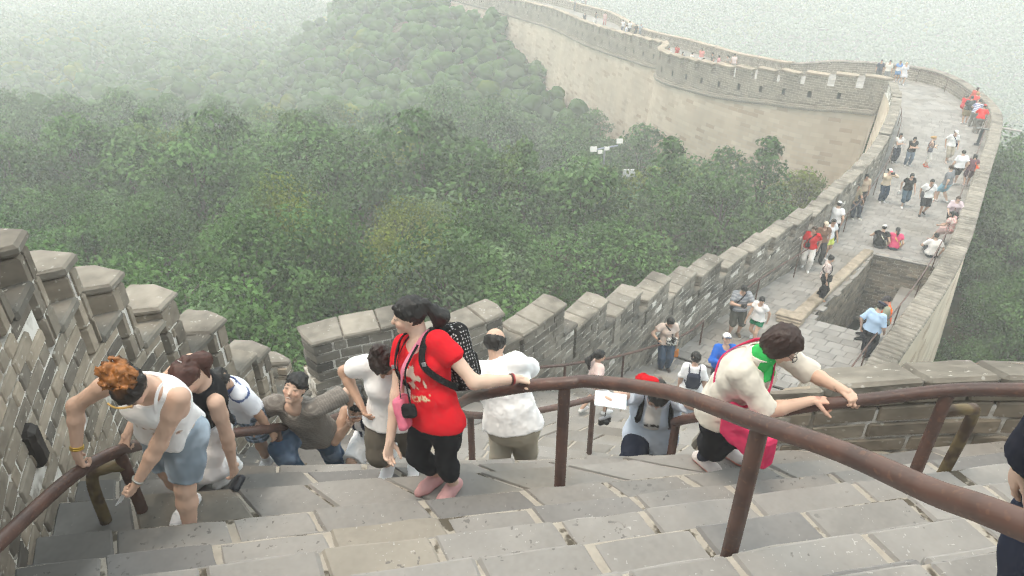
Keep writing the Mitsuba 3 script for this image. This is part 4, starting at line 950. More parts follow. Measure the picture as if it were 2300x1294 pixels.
        if near:
            hands = []
            for sd in (1, -1):
                w, d, n, x = s.hand_frame(sd); c = w+d*0.075*s.k
                hands.append(mesh_of(lambda p: s.handf(p, sd, True), c-0.13*s.k, c+0.13*s.k, 0.0036*s.k))
            try:
                M = [Manifold(Mesh(np.asarray(q.vertices, f32), np.asarray(q.faces, np.uint32))) for q in [m]+hands]; u_ = M[0]+M[1]+M[2]; mm = u_.to_mesh()
                if len(mm.tri_verts) < 100: raise ValueError
                m = TM(mm.vert_properties[:, :3], mm.tri_verts)
            except Exception: m = join([m]+hands)
        v = np.asarray(m.vertices); col = np.tile(s.skin*tan, (len(v), 1)); q = (v-s.hc)@s.HR/s.hs
        if face:
            fr = q[:, 1] > 0.15
            def spot(cx, cz, rx, rz, c, a=1.0):
                e = np.clip(1.6-1.6*np.sqrt(((np.abs(q[:, 0])-cx)/rx)**2+((q[:, 2]-cz)/rz)**2)+0.0, 0, 1)*fr*a; col[:] = col*(1-e[:, None])+np.array(c)*e[:, None]
            spot(0.2, -0.14, 0.2, 0.2, s.skin*tan*np.array([1.12, 0.92, 0.88]), 0.6); spot(0.155, 0.035, 0.10, 0.04, (0.03, 0.02, 0.018), 0.85); spot(0.155, 0.13, 0.13, 0.035, (0.03, 0.022, 0.02), 0.8); spot(0.0, -0.262, 0.14, 0.05, (0.36, 0.13, 0.115), 0.85)
        col *= (0.93+0.14*meshkit.fbm(v*14, 2))[:, None]
        s.key = put('person', TM(s.W(v), m.faces), 'skin', smooth=True, color=col); say(s.key, label, 'person', group); return s.key
    def hair(s, style='short', color=BLACK, length=0.0):
        u, R = s.hs, s.HR.T; A = lambda v: s.hc+s.HR@(np.asarray(v, float)*u); col = np.array(color)
        def f(p):
            q = ((p-s.hc)@s.HR/u).astype(f32); ph = np.arctan2(q[:, 0], q[:, 1]+0.08); nz = (vnoise(q*7)-0.5)*(0.13 if style == 'short' else 0.05)*u+(vnoise(np.c_[ph*9, q[:, 2]*3.0, q[:, 1]*3])-0.5)*0.075*u+(vnoise(np.c_[q[:, 0]*26, q[:, 1]*26, q[:, 2]*7])-0.5)*0.045*u
            d = ell(p, A((0, -0.075, 0.11)), R, np.array((0.392, 0.465, 0.455 if style == 'short' else 0.430))*u)
            front = {'short': 0.17, 'bob': 0.10, 'fringe': 0.06}.get(style, 0.17)
            cut = (q[:, 1]*0.86-(q[:, 2]-front)*0.62-0.235)*u                     # keeps hair above the forehead and behind the temples
            side = (np.where(q[:, 1] > 0.02, -0.02, -0.28 if style in ('short', 'balding') else -0.5)-q[:, 2])*u
            d = smax(d, cut, 0.04*u)
            if style == 'bob':
                d2 = ell(p, A((0, -0.09, -0.06)), R, np.array((0.42, 0.42, 0.50))*u); d2 = smax(d2, (q[:, 1]-0.17-0.25*np.abs(q[:, 0]))*u, 0.05*u); d = smin(d, d2, 0.08*u)
            elif style == 'balding':
                d = smax(d, (q[:, 2]-0.17+0.35*q[:, 1])*u, 0.03*u); d = smax(d, side, 0.05*u)
            else: d = smax(d, side, 0.06*u)
            if style in ('tail', 'tail_red'):
                b0 = A((0, -0.46, 0.22)); dn = -s.HR[:, 2]*0.3-np.array([0, 0, 0.75])-s.HR[:, 1]*0.35; b1 = b0+unit(dn)*length*0.5+(-s.HR[:, 1])*0.05; b2 = b0+unit(dn-np.array([0, 0, 0.6]))*length
                d = smin(d, blend([cone(p, b0, b1, 0.16*u, 0.20*u), cone(p, b1, b2, 0.20*u, 0.07*u)], 0.05), 0.04*u)
            if style == 'bun': d = smin(d, ell(p, A((0, -0.36, 0.50)), R, np.array((0.20, 0.20, 0.17))*u), 0.03*u)
            if style == 'puff': d = smin(d, ell(p, A((0, -0.38, 0.55)), R, np.array((0.42, 0.34, 0.30))*u)+(vnoise(q*8)-0.5)*0.22*u+(vnoise(q*22)-0.5)*0.16*u, 0.05*u)
            if style == 'long':
                for sd in (1, -1, 0): d = smin(d, cone(p, A((sd*0.26, -0.22, 0.1)), A((sd*0.27, -0.24, 0.0))-np.array([0, 0, length]), 0.17*u, 0.11*u), 0.08*u)
            return d+nz
        c0 = s.hc; r = u*1.1+(length if style in ('tail', 'long', 'tail_red') else 0)
        def cf(v):
            q = (v-s.hc)@s.HR/u; n_ = vnoise(np.c_[q[:, 0]*20, q[:, 1]*20, q[:, 2]*4]); c = np.tile(col, (len(v), 1))*(0.7+0.7*n_[:, None])
            if style == 'puff': t = S(0.42, 0.62, q[:, 2])[:, None]; c = c*(1-t)+np.array((0.30, 0.115, 0.03))*(0.6+0.8*n_[:, None])*t
            return c
        return s.add(f'{s.key}__hair', f, 'hair_fibre', cf, (c0-r, c0+r), min(s.h, 0.009) if s.h < 0.016 else s.h)
    def top(s, color, sleeve=0.5, hem=0.06, fit=0.014, neck=0.075, v_neck=False, bust=True, belly=0.0, name='shirt', wr_amp=0.006, sleeves=None, flare=0.0, collar=None):
        """hem: how far below the waist, as a part of the height; sleeve: 0 none, 1 to the elbow, 2 to the wrist."""
        k = s.k; hem_o = s.waist-s.PR[:, 2]*(hem*s.H); nb = s.neck+s.up*0.015*k+s.fw*0.035*k
        def f(p):
            d = s.torso(p, fit, belly)
            if bust: d = smin(d, s.bust(p, fit*0.6), 0.05*k)
            for hp, kn, an, _ in s.leg.values(): d = smin(d, cone(p, hp, hp+(kn-hp)*0.22, 0.085*k*(0.4+0.6*s.g)+fit+0.012, 0.080*k*(0.4+0.6*s.g)+fit+0.012), 0.06*k)
            fl_ = max(flare, fit+0.012)
            if fl_: d = smin(d, econe(p, s.waist, hem_o, s.PR[:, 0], (0.14*k*s.g+fit, 0.10*k*s.g+fit), (0.158*k*s.g+fl_+0.006, 0.110*k*s.g+fl_+0.006)), 0.04*k)
            ua = [blend([cone(p, a, a+(e-a)*min(0.35, sl_), 0.052*k*(0.5+0.5*s.g), 0.047*k*(0.5+0.5*s.g))], 0.02) for (a, e, w), sl_ in zip(s.arm.values(), (sleeves or (sleeve, sleeve))) if sl_ > 0.2]
            if ua: d = np.minimum(d, blend([s.torso(p, -0.004)]+ua, 0.035*k)-0.012)
            d = smax(d, (p-hem_o)@(-s.PR[:, 2]).astype(f32), 0.012)
            for i, (sd, (a, e, w)) in enumerate(s.arm.items()):
                sl = sleeve if sleeves is None else sleeves[i]
                if sl <= 0: d = smax(d, ((p-(a+s.rt*sd*-0.012*k))@(s.rt*sd).astype(f32)), 0.02) if sl < 0 else d; continue
                if sl <= 1: q = a+(e-a)*sl; g_ = blend([cone(p, a-s.rt*sd*0.03*k, q, 0.056*k+fit*0.9, 0.052*k+fit*1.2)], 0.01); g_ = smax(g_, (p-q)@unit(e-a).astype(f32), 0.006)
                else:
                    q = e+(w-e)*(sl-1); g_ = blend([cone(p, a-s.rt*sd*0.03*k, e, 0.056*k+fit*0.9, 0.045*k+fit), cone(p, e, q, 0.045*k+fit, 0.037*k+fit)], 0.02); g_ = smax(g_, (p-q)@unit(w-e).astype(f32), 0.006)
                d = smin(d, g_, 0.035*k)
            d = smax(d, -cone(p, nb, nb+s.up*0.3*k+s.fw*0.02, neck*k, (neck+0.05)*k), 0.008)
            if v_neck: d = smax(d, -cone(p, nb, nb+s.fw*0.10*k-s.up*0.07*k, 0.045*k, 0.012*k), 0.01)
            return d+s.wrinkle(p, wr_amp, 11.0, 3)
        def cf(v):
            if not callable(color): return np.tile(color, (len(v), 1))
            q = np.c_[(v-s.waist)@s.rt, (v-s.waist)@s.fw, (v-s.waist)@s.up]
            for sd, (a, e, w) in s.arm.items():                  # on the sleeves the pattern runs along the arm
                ax = unit(e-a); t = (v-a)@ax; dd = np.linalg.norm(v-a-t[:, None]*ax, axis=1); m = (t > 0.01) & (dd < 0.09) & (((v-s.chest)@s.rt)*sd > 0.125*k); q[m, 2] = 0.33*k-t[m]; q[m, 1] = 0
            return color(q, v)
        key = s.add(f'{s.key}__{name}', f, 'cloth', cf)
        if collar is not None:
            def fc(p):
                d = np.abs(cone(p, s.neck-s.up*0.012*k, s.neck+s.up*0.05*k+s.fw*0.015*k, 0.078*k, 0.066*k))-0.005
                d = smax(d, (p-(s.neck+s.up*0.040*k+s.fw*0.0*k))@unit(s.up-s.fw*0.35).astype(f32), 0.005); return smax(d, -((p-(s.neck-s.up*0.03*k))@unit(s.up+s.fw*0.25).astype(f32)), 0.005)
            s.add(f'{s.key}__collar', fc, 'cloth', collar, (s.neck-0.16*k, s.neck+0.16*k), min(s.h, 0.007))
        return key
    def bottom(s, color, length=2.0, fit=0.014, flare=0.0, name='trousers', skirt=0.0, wr_amp=0.006, top_at=-0.05):
        """length: 0 hip, 1 knee, 2 ankle."""
        k = s.k; wo = s.waist+s.PR[:, 2]*top_at*k
        def f(p):
            d = s.torso(p, fit*0.8); d = smax(d, (p-wo)@s.PR[:, 2].astype(f32), 0.01); lg = []
            for sd, (hp, kn, an, _) in s.leg.items():
                if length <= 1: q, ax = hp+(kn-hp)*length, unit(kn-hp)
                else: q, ax = kn+(an-kn)*(length-1), unit(an-kn)
                g_ = smax(s.legs(p, fit, flare, sd)[0], (p-q)@ax.astype(f32), 0.008); lg.append(g_)
            d2 = blend(lg, 0.012 if not skirt else 0.02); d = smin(d, d2, 0.04*k); lim = max(0.15, min(length, 1.0)*0.5)
            cv = blend([s.torso(p, -0.004)]+[cone(p, hp, hp+(kn-hp)*lim, 0.085*k*(0.4+0.6*s.g), 0.069*k*(0.4+0.6*s.g)) for hp, kn, an, _ in s.leg.values()], 0.035*k)-0.012; d = np.minimum(d, smax(cv, (p-wo)@s.PR[:, 2].astype(f32), 0.01))
            if skirt:
                kn = (s.leg[1][1]+s.leg[-1][1])/2; hp = s.pel; q = hp+(kn-hp)*skirt
                g_ = econe(p, hp, q, s.PR[:, 0], (0.165*k*s.g+fit, 0.12*k*s.g+fit), (0.20*k*s.g+flare, 0.15*k*s.g+flare)); g_ = smax(g_, (p-q)@unit(kn-hp).astype(f32), 0.01); d = smin(d, g_, 0.03)
            return d+s.wrinkle(p, wr_amp, 10.0, 11)
        def cf(v):
            if not callable(color): return np.tile(color, (len(v), 1))*(0.9+0.2*vnoise(v*6))[:, None]
            return color(v)
        return s.add(f'{s.key}__{name}', f, 'cloth', cf)
    def shoes(s, color, sole=(0.5, 0.5, 0.5), high=0.0, sock=None):
        for sd in (1, -1):
            an = s.leg[sd][2]; kn = s.leg[sd][1]; base = an-np.array([0, 0, 0.045*s.H]); fwd = s.leg[sd][3]
            def f(p):
                d = s.foot(p, sd, 0.006); d = smax(d, p[:, 2]-(an[2]+0.012+high), 0.006); return smax(d, -(p[:, 2]-base[2]+0.002), 0.004)
            c = base+fwd*0.06*s.k; cf = lambda v: np.where((v[:, 2]-base[2] < 0.022)[:, None], np.array(sole), np.array(color))
            s.add(f'{s.key}__shoe', f, 'cloth', cf, (c-0.2*s.k, c+0.2*s.k), min(s.h, 0.009) if s.h < 0.016 else s.h)
            if sock is not None:
                q = an+(kn-an)*sock[1]; s.add(f'{s.key}__sock', lambda p: smax(cone(p, an-[0, 0, 0.02], an+(kn-an)*0.6, 0.040*s.k, 0.053*s.k), (p-q)@unit(kn-an).astype(f32), 0.005), 'cloth', sock[0], (np.minimum(an, q)-0.1, np.maximum(an, q)+0.1), min(s.h, 0.01))
    def cap(s, color, brim=None, kind='cap'):
        u, R = s.hs, s.HR.T; A = lambda v: s.hc+s.HR@(np.asarray(v, float)*u)
        def f(p):
            q = (p-s.hc)@s.HR/u; d = smax(ell(p, A((0, -0.06, 0.15)), R, np.array((0.415, 0.48, 0.43))*u), ((0.19-0.10*q[:, 1])-q[:, 2])*u, 0.03*u)
            if kind == 'cap': d = smin(d, smax(ell(p, A((0, 0.36, 0.20)), R, np.array((0.33, 0.42, 0.05))*u), (0.15-q[:, 1])*u, 0.02*u), 0.02*u)
            if kind == 'brim': d = smin(d, ell(p, A((0, -0.03, 0.20)), R, np.array((0.72, 0.78, 0.04))*u), 0.03*u)
            if kind == 'peaked': d = smin(d, ell(p, A((0, -0.04, 0.45)), R, np.array((0.60, 0.64, 0.12))*u), 0.05*u); d = smin(d, ell(p, A((0, 0.40, 0.22)), R, np.array((0.30, 0.22, 0.04))*u), 0.02*u)
            return d
        c2 = np.array(brim if brim is not None else color); c1 = np.array(color)
        cf = lambda v: np.where((((v-s.hc)@s.HR/u)[:, 1] > 0.42)[:, None], c2, c1)
        return s.add(f'{s.key}__hat', f, 'cloth', cf, (s.hc-u*1.1, s.hc+u*1.1), min(s.h, 0.009) if s.h < 0.016 else s.h)
    def glasses(s, color=(0.02, 0.02, 0.02), lens=True):
        u = s.hs; A = lambda v: s.W(s.hc+s.HR@(np.asarray(v, float)*u)); ms = []
        for sd in (1, -1):
            t = np.linspace(0, 2*np.pi, 17); ms.append(tube([A((sd*0.17+0.115*math.cos(a), 0.465-0.02*abs(math.cos(a)), 0.01+0.075*math.sin(a))) for a in t], 0.0022, 6)); ms.append(tube([A((sd*0.285, 0.44, 0.03)), A((sd*0.36, 0.2, 0.04)), A((sd*0.36, -0.05, 0.0))], 0.002, 5))
        ms.append(tube([A((-0.06, 0.475, 0.03)), A((0, 0.49, 0.035)), A((0.06, 0.475, 0.03))], 0.002, 5)); m = join(ms)
        return put(f'{s.key}__glasses', m, 'smooth_goods', smooth=True, color=np.tile(color, (len(m.vertices), 1)))
    def band(s, sd, color, at=0.93, name='bracelet', r=0.006, mat='smooth_goods', extra=0.003):
        a, e, w = s.arm[sd]; c = e+(w-e)*at; d = unit(w-e); x = unit(np.cross(d, [0.3, 0.1, 1])); y = np.cross(d, x); R_ = (0.038-0.0125*at)*s.k+extra
        t = np.linspace(0, 2*np.pi, 25); m = tube([s.W(c+R_*(x*math.cos(q)+y*math.sin(q))) for q in t], r, 8); return put(f'{s.key}__{name}', m, mat, smooth=True, color=np.tile(color, (len(m.vertices), 1)))
    def strap(s, pts, width, color, key, thick=0.004, mat='cloth', label=None, cat=None):
        """A flat strap through points given in this person's frame."""
        p = curve(pts, 8); t = np.gradient(p, axis=0); t /= np.linalg.norm(t, axis=1, keepdims=True); c = s.chest+0*p; out = unit_rows(p-(s.waist+s.up*np.clip(((p-s.waist)@s.up)[:, None], -0.2, 0.35))); out = unit_rows(out-t*(out*t).sum(1, keepdims=True)); sdv = np.cross(t, out)
        v = np.stack([p-sdv*width/2, p+sdv*width/2, p+sdv*width/2+out*thick, p-sdv*width/2+out*thick], 1).reshape(-1, 3); n = len(p); i, j = np.meshgrid(np.arange(n-1), np.arange(4), indexing='ij')
        q = np.stack([i*4+j, i*4+(j+1) % 4, (i+1)*4+(j+1) % 4, (i+1)*4+j], -1).reshape(-1, 4); f = np.vstack([q[:, [0, 1, 2]], q[:, [0, 2, 3]], [[0, 2, 1], [0, 3, 2], [4*n-4, 4*n-3, 4*n-2], [4*n-4, 4*n-2, 4*n-1]]])
        m = fix(TM(s.W(v), f)); return put(key, m, mat, color=np.tile(color, (len(v), 1)))
def unit_rows(v): return v/np.maximum(np.linalg.norm(v, axis=1, keepdims=True), 1e-9)
def goods(key, fn, lo, hi, h, color, mat='cloth', place=None):
    m = mesh_of(fn, lo, hi, h); v = np.asarray(m.vertices); c = color(v) if callable(color) else np.tile(color, (len(v), 1))
    return put(key, TM(place(v) if place else v, m.faces), mat, smooth=True, color=np.asarray(c, float))
# ---------------------------------------------------------------- the people on the near steps
def loc(pos, yaw, *ps): return [None if p is None else (np.asarray(p, float)-np.asarray(pos, float))@Rz(yaw) for p in ps]
WHITE, OFFWHITE, NAVY, BLK = (0.80, 0.80, 0.81), (0.70, 0.67, 0.60), (0.025, 0.03, 0.055), (0.016, 0.016, 0.018)
def denim(base=(0.16, 0.25, 0.38)):
    b = np.array(base)*[1.1, 1.0, 0.9]
    def f(v):
        n = meshkit.fbm(v*7, 3); m = vnoise(v*[40, 40, 12]); t = S(0.42, 0.68, n)[:, None]; return (b*(1-t)+np.minimum(b*1.7+0.08, 0.7)*t)*(0.85+0.3*m[:, None])
    return f
def stripes(c1, c2, pitch, duty=0.5, axis=2):
    def f(q, v): return np.where((np.mod(q[:, axis]/pitch, 1) < duty)[:, None], c1, c2)
    return f

# woman bending over the left rail: white knitted top, denim shorts
def near_1():
    pos, yaw = (-1.93, 2.96, -3.40), 163
    R_, L_, fr, fl = loc(pos, yaw, (-2.32, 2.77, -2.89), (-2.03, 2.68, -2.97), (-1.99, 3.09, -3.55), (-1.89, 2.84, -3.36))
    s = Person(pos, yaw, 1.62, 1.16, pelvis=(-0.015, -0.055, -0.14), lean=19.7, roll=-11.3, twist=4, head=(6, 58, -6), hands=(R_, L_), elbows=((0.9, -0.3, 0.4), (-0.7, -0.6, 0.2)), feet=(fr, fl), toes=(0, -4), h=0.0095, fingers=('grip', 'fist'), legk=0.86, armk=1.10, skin='a')
    s.build('woman with frizzy orange bun and white knitted top bending over the rail in denim shorts')
    s.hair('puff', (0.014, 0.011, 0.010))
    k = s.top(lambda q, v: np.where(((np.mod(q[:, 0]/0.055, 1)-0.5)**2*4+(np.mod(q[:, 2]/0.05+0.5*(np.floor(q[:, 0]/0.055) % 2), 1)-0.5)**2*9 < 0.22)[:, None] & (q[:, 1] > 0.06)[:, None] & (q[:, 2] > 0.04)[:, None] & (q[:, 2] < 0.15)[:, None], s.skin*0.8, WHITE), sleeve=-1, hem=0.07, neck=0.10, v_neck=True, wr_amp=0.005, name='knitted_top')
    for sd in (1, -1): s.strap([s.chest+s.rt*sd*0.09+s.fw*0.105+s.up*0.06, s.neck+s.rt*sd*0.085+s.fw*0.055+s.up*0.005, s.neck+s.rt*sd*0.08+s.fw*-0.02+s.up*0.022, s.chest+s.rt*sd*0.075-s.fw*0.09+s.up*0.06], 0.018, WHITE, f'{s.key}__shoulder_strap')
    s.bottom(denim((0.20, 0.27, 0.36)), 0.86, fit=0.022, flare=0.012, name='denim_shorts', wr_amp=0.012)
    s.shoes((0.78, 0.78, 0.8), (0.7, 0.7, 0.7)); s.band(1, (0.62, 0.42, 0.08), 0.90, 'bracelet', 0.006, 'metal'); s.band(1, (0.55, 0.36, 0.07), 0.86, 'bracelet', 0.005, 'metal'); s.band(-1, (0.4, 0.4, 0.38), 0.92, 'wristwatch', 0.007, 'metal')
    u = s.hs; A = lambda v: s.W(s.hc+s.HR@(np.asarray(v, float)*u)); t = np.linspace(-0.27, 0.27, 14)
    m = join([trimesh.creation.icosphere(1, 0.0058).apply_translation(A((x-0.03, 0.40-0.8*x*x, 0.44+0.03*math.cos(x*6)-0.5*x*x))) for x in t]); put(f'{s.key}__hair_clip', m, 'metal', smooth=True, color=np.tile((0.75, 0.50, 0.16), (len(m.vertices), 1)))
    w, d, n, x = s.hand_frame(-1); c = s.W(w+d*0.10+n*0.03); m = fix(block(np.array([[[c+(s.R@(d*a+x*b+n*e_)) for e_ in (-0.001, 0.001)] for b in (-0.026, 0.026)] for a in (-0.02, 0.075)]), 0.0004)); k = put('ticket', m, 'smooth_goods', color=np.tile((0.72, 0.74, 0.76), (24, 1))); say(k, 'small white card held by the bending woman in denim shorts', 'ticket')
near_1()

def near_2():
    pos, yaw = (-2.02, 3.55, -3.75), 150
    R_, L_, fr, fl = loc(pos, yaw, (-2.29, 3.12, -3.08), (-1.78, 3.30, -3.45), (-2.12, 3.43, -3.74), (-1.92, 3.56, -3.74))
    s = Person(pos, yaw, 1.62, 1.02, pelvis=(-0.088, 0.033, -0.09), lean=-0.9, roll=-23.9, twist=-18, head=(0, 50, 0), hands=(R_, L_), elbows=((0.8, -0.4, 0.3), (-0.5, -0.7, 0)), feet=(fr, fl), toes=(5, -5), h=0.0095, fingers=('grip', 'relaxed'), legk=0.76, armk=1.06, skin='a')
    s.build('woman in black sleeveless top and white trousers climbing behind the bending woman'); s.hair('tail', (0.060, 0.022, 0.016), 0.26)
    s.top(BLK, sleeve=-1, hem=0.075, name='black_top', neck=0.08); s.bottom((0.74, 0.73, 0.74), 1.96, fit=0.020, flare=0.018, wr_amp=0.010); s.shoes((0.75, 0.75, 0.75))
    u = s.hs; m = TM(*block(np.array([[[s.W(s.hc+s.HR@(np.array((x, -0.42+0.03*z, y))*u)) for z in (0, 1)] for y in (0.30, 0.42)] for x in (-0.08, 0.08)]), 0.002)); put(f'{s.key}__hair_clip', fix(m), 'metal', color=np.tile((0.7, 0.7, 0.72), (24, 1)))
    w, d, n, x = s.hand_frame(-1); c = w+np.array([0, 0, -0.105])+d*0.06; Rr = np.array([unit(x*0.3+d*0.2+[0.7, 0, -0.5]), unit(n), [0, 0, 1.0]]); Rr[2] = unit(np.cross(Rr[0], Rr[1])); Rr[1] = np.cross(Rr[2], Rr[0])
    k = goods('wallet', lambda p: rbox(p, c, Rr, (0.085, 0.024, 0.055), 0.018), c-0.15, c+0.15, 0.007, (0.016, 0.018, 0.026), 'smooth_goods', s.W); say(k, 'black wallet dangling from the hand of the woman in white trousers', 'wallet')
near_2()

def near_3():
    pos, yaw = (-1.98, 4.55, -4.62), 150
    at = (-2.118, 4.196, -4.228)
    fr, fl = loc(pos, yaw, (-2.05, 4.25, -4.45), (-1.9, 4.7, -4.83)); R_, L_ = loc(pos, yaw, (-2.5, 4.75, -4.42), (-1.85, 4.15, -3.95))
    s = Person(at, yaw, 1.42, 0.98, pelvis=(0.012, -0.087, -0.183), lean=23.7, roll=-15.8, head=(20, 40, 0), hands=tuple(None if h is None else np.asarray(h)-(np.asarray(at)-np.asarray(pos))@Rz(yaw) for h in (R_, L_)), feet=(fr, fl), h=0.011, legk=0.86, skin='b', child=0.4)
    s.build('boy in white shirt and plaid shorts stepping up behind the woman in black'); s.hair('short')
    s.top(lambda q, v: np.where(((np.abs(q[:, 2]-0.30) < 0.012))[:, None], (0.10, 0.14, 0.3), (0.74, 0.76, 0.82)), sleeve=0.75, hem=0.09, bust=False, collar=(0.06, 0.09, 0.22))
    def plaid(v): return np.clip(0.16+0.20*(np.mod(v[:, :1]/0.045, 1) < 0.4)+0.25*(np.mod(v[:, 2:3]/0.05, 1) < 0.35), 0, 1)*np.array((0.75, 0.95, 1.25))
    s.bottom(plaid, 0.9, fit=0.03, flare=0.02, name='plaid_shorts'); s.shoes(WHITE, sock=(WHITE, 0.2)); s.band(-1, (0.03, 0.03, 0.035), 0.9, 'wristwatch', 0.009)
near_3()

def near_4():
    pos, yaw = (-1.62, 4.72, -4.85), 168
    at = (-1.649, 4.491, -4.627)
    R_, L_, fr, fl = loc(pos, yaw, (-1.91, 4.13, -3.86), (-1.30, 4.42, -3.98), (-1.72, 4.45, -4.70), (-1.52, 4.85, -5.06))
    s = Person(at, yaw, 1.72, 1.0, pelvis=(-0.008, 0.037, -0.215), lean=27.2, roll=-1.5, twist=0, head=(6, -26, -12), hands=tuple(None if h is None else np.asarray(h)-(np.asarray(at)-np.asarray(pos))@Rz(yaw) for h in (R_, L_)), elbows=((0.4, -0.5, -0.5), (-0.5, -0.5, -0.4)), feet=(fr, fl), h=0.0095, fingers=('grip', 'fist'), legk=0.72, armk=1.05, skin='a')
    s.build('smiling young man in striped T-shirt and blue jeans leaning up the steps'); s.hair('short')
    s.top(stripes((0.235, 0.215, 0.195), (0.165, 0.15, 0.137), 0.020, 0.42), sleeve=0.8, hem=0.10, bust=False, fit=0.02, neck=0.07, v_neck=True, wr_amp=0.009, name='striped_shirt'); s.bottom(denim((0.045, 0.085, 0.16)), 2, fit=0.02, flare=0.012, wr_amp=0.010); s.shoes((0.3, 0.3, 0.3))
    u = s.hs; mth = goods(f'{s.key}__teeth', lambda p: ell(p, s.hc+s.HR@(np.array((0, 0.405, -0.262))*u), s.HR.T, np.array((0.085, 0.028, 0.018))*u), s.hc+s.HR@(np.array((0, 0.4, -0.26))*u)-0.04, s.hc+s.HR@(np.array((0, 0.4, -0.26))*u)+0.04, 0.003, (0.7, 0.68, 0.62), 'smooth_goods', s.W)
    return s
n4 = near_4()

def near_5():
    pos, yaw = (-1.02, 5.15, -5.42), 172
    at = (-1.231, 4.752, -4.985)
    hand = n4.W(n4.hand_frame(-1)[0]+n4.hand_frame(-1)[1]*0.07); R_, fr, fl = loc(pos, yaw, hand, (-1.12, 4.95, -5.25), (-0.92, 5.3, -5.55))
    s = Person(at, yaw, 1.52, 0.92, pelvis=(-0.031, 0.035, -0.14), lean=25.7, roll=7.1, head=(14, 30, -4), hands=(np.asarray(R_)-(np.asarray(at)-np.asarray(pos))@Rz(yaw), None), elbows=((0.6, -0.3, -0.4), None), feet=(fr, fl), h=0.011, fingers=('fist', 'relaxed'), legk=0.86, skin='b', child=0.2)
    s.build('girl with glasses and a white hair clip holding the hand of the smiling man'); s.hair('tail', BLACK, 0.12); s.glasses((0.5, 0.5, 0.52))
    s.top(lambda q, v: np.where((np.mod(q[:, 0]/0.085+0.3, 1) < 0.34)[:, None], (0.02, 0.025, 0.05), WHITE), sleeve=-1, hem=0.08, name='white_top'); s.bottom(WHITE, 1.0, skirt=0.98, flare=0.03, name='white_skirt', wr_amp=0.008); s.shoes((0.8, 0.7, 0.72))
    u = s.hs; c = s.hc+s.HR@(np.array((-0.05, 0.1, 0.54))*u); goods(f'{s.key}__hair_clip', lambda p: ell(p, c, s.HR.T, (0.03, 0.016, 0.012)), c-0.05, c+0.05, 0.005, WHITE, 'smooth_goods', s.W)
near_5()

def near_6():
    pos, yaw = (-0.78, 3.66, -3.75), 176
    R_, L_, fr, fl = loc(pos, yaw, (-0.98, 3.55, -3.10), (-0.55, 3.7, -3.35), (-0.85, 3.57, -3.74), (-0.69, 3.66, -3.74))
    s = Person(pos, yaw, 1.60, 1.0, pelvis=(-0.005, 0.089, -0.022), lean=0.0, roll=-2.8, twist=2, head=(-4, 56, 4), hands=(R_, L_), elbows=((0.55, -0.5, -0.2), (-0.4, -0.6, -0.3)), feet=(fr, fl), toes=(4, -10), h=0.0095, fingers='relaxed', legk=0.60, skin='b')
    s.build('woman with hair bun, white polo shirt and olive cropped trousers looking down'); s.hair('bun', (0.024, 0.014, 0.012))
    s.top(WHITE, sleeve=0.62, hem=0.075, neck=0.066, v_neck=True, collar=WHITE, name='polo_shirt', wr_amp=0.007); s.bottom((0.115, 0.103, 0.085), 1.2, fit=0.020, flare=0.012, name='cropped_trousers', wr_amp=0.008); s.shoes((0.78, 0.78, 0.80), (0.45, 0.46, 0.5), sock=(WHITE, 0.16))
near_6()

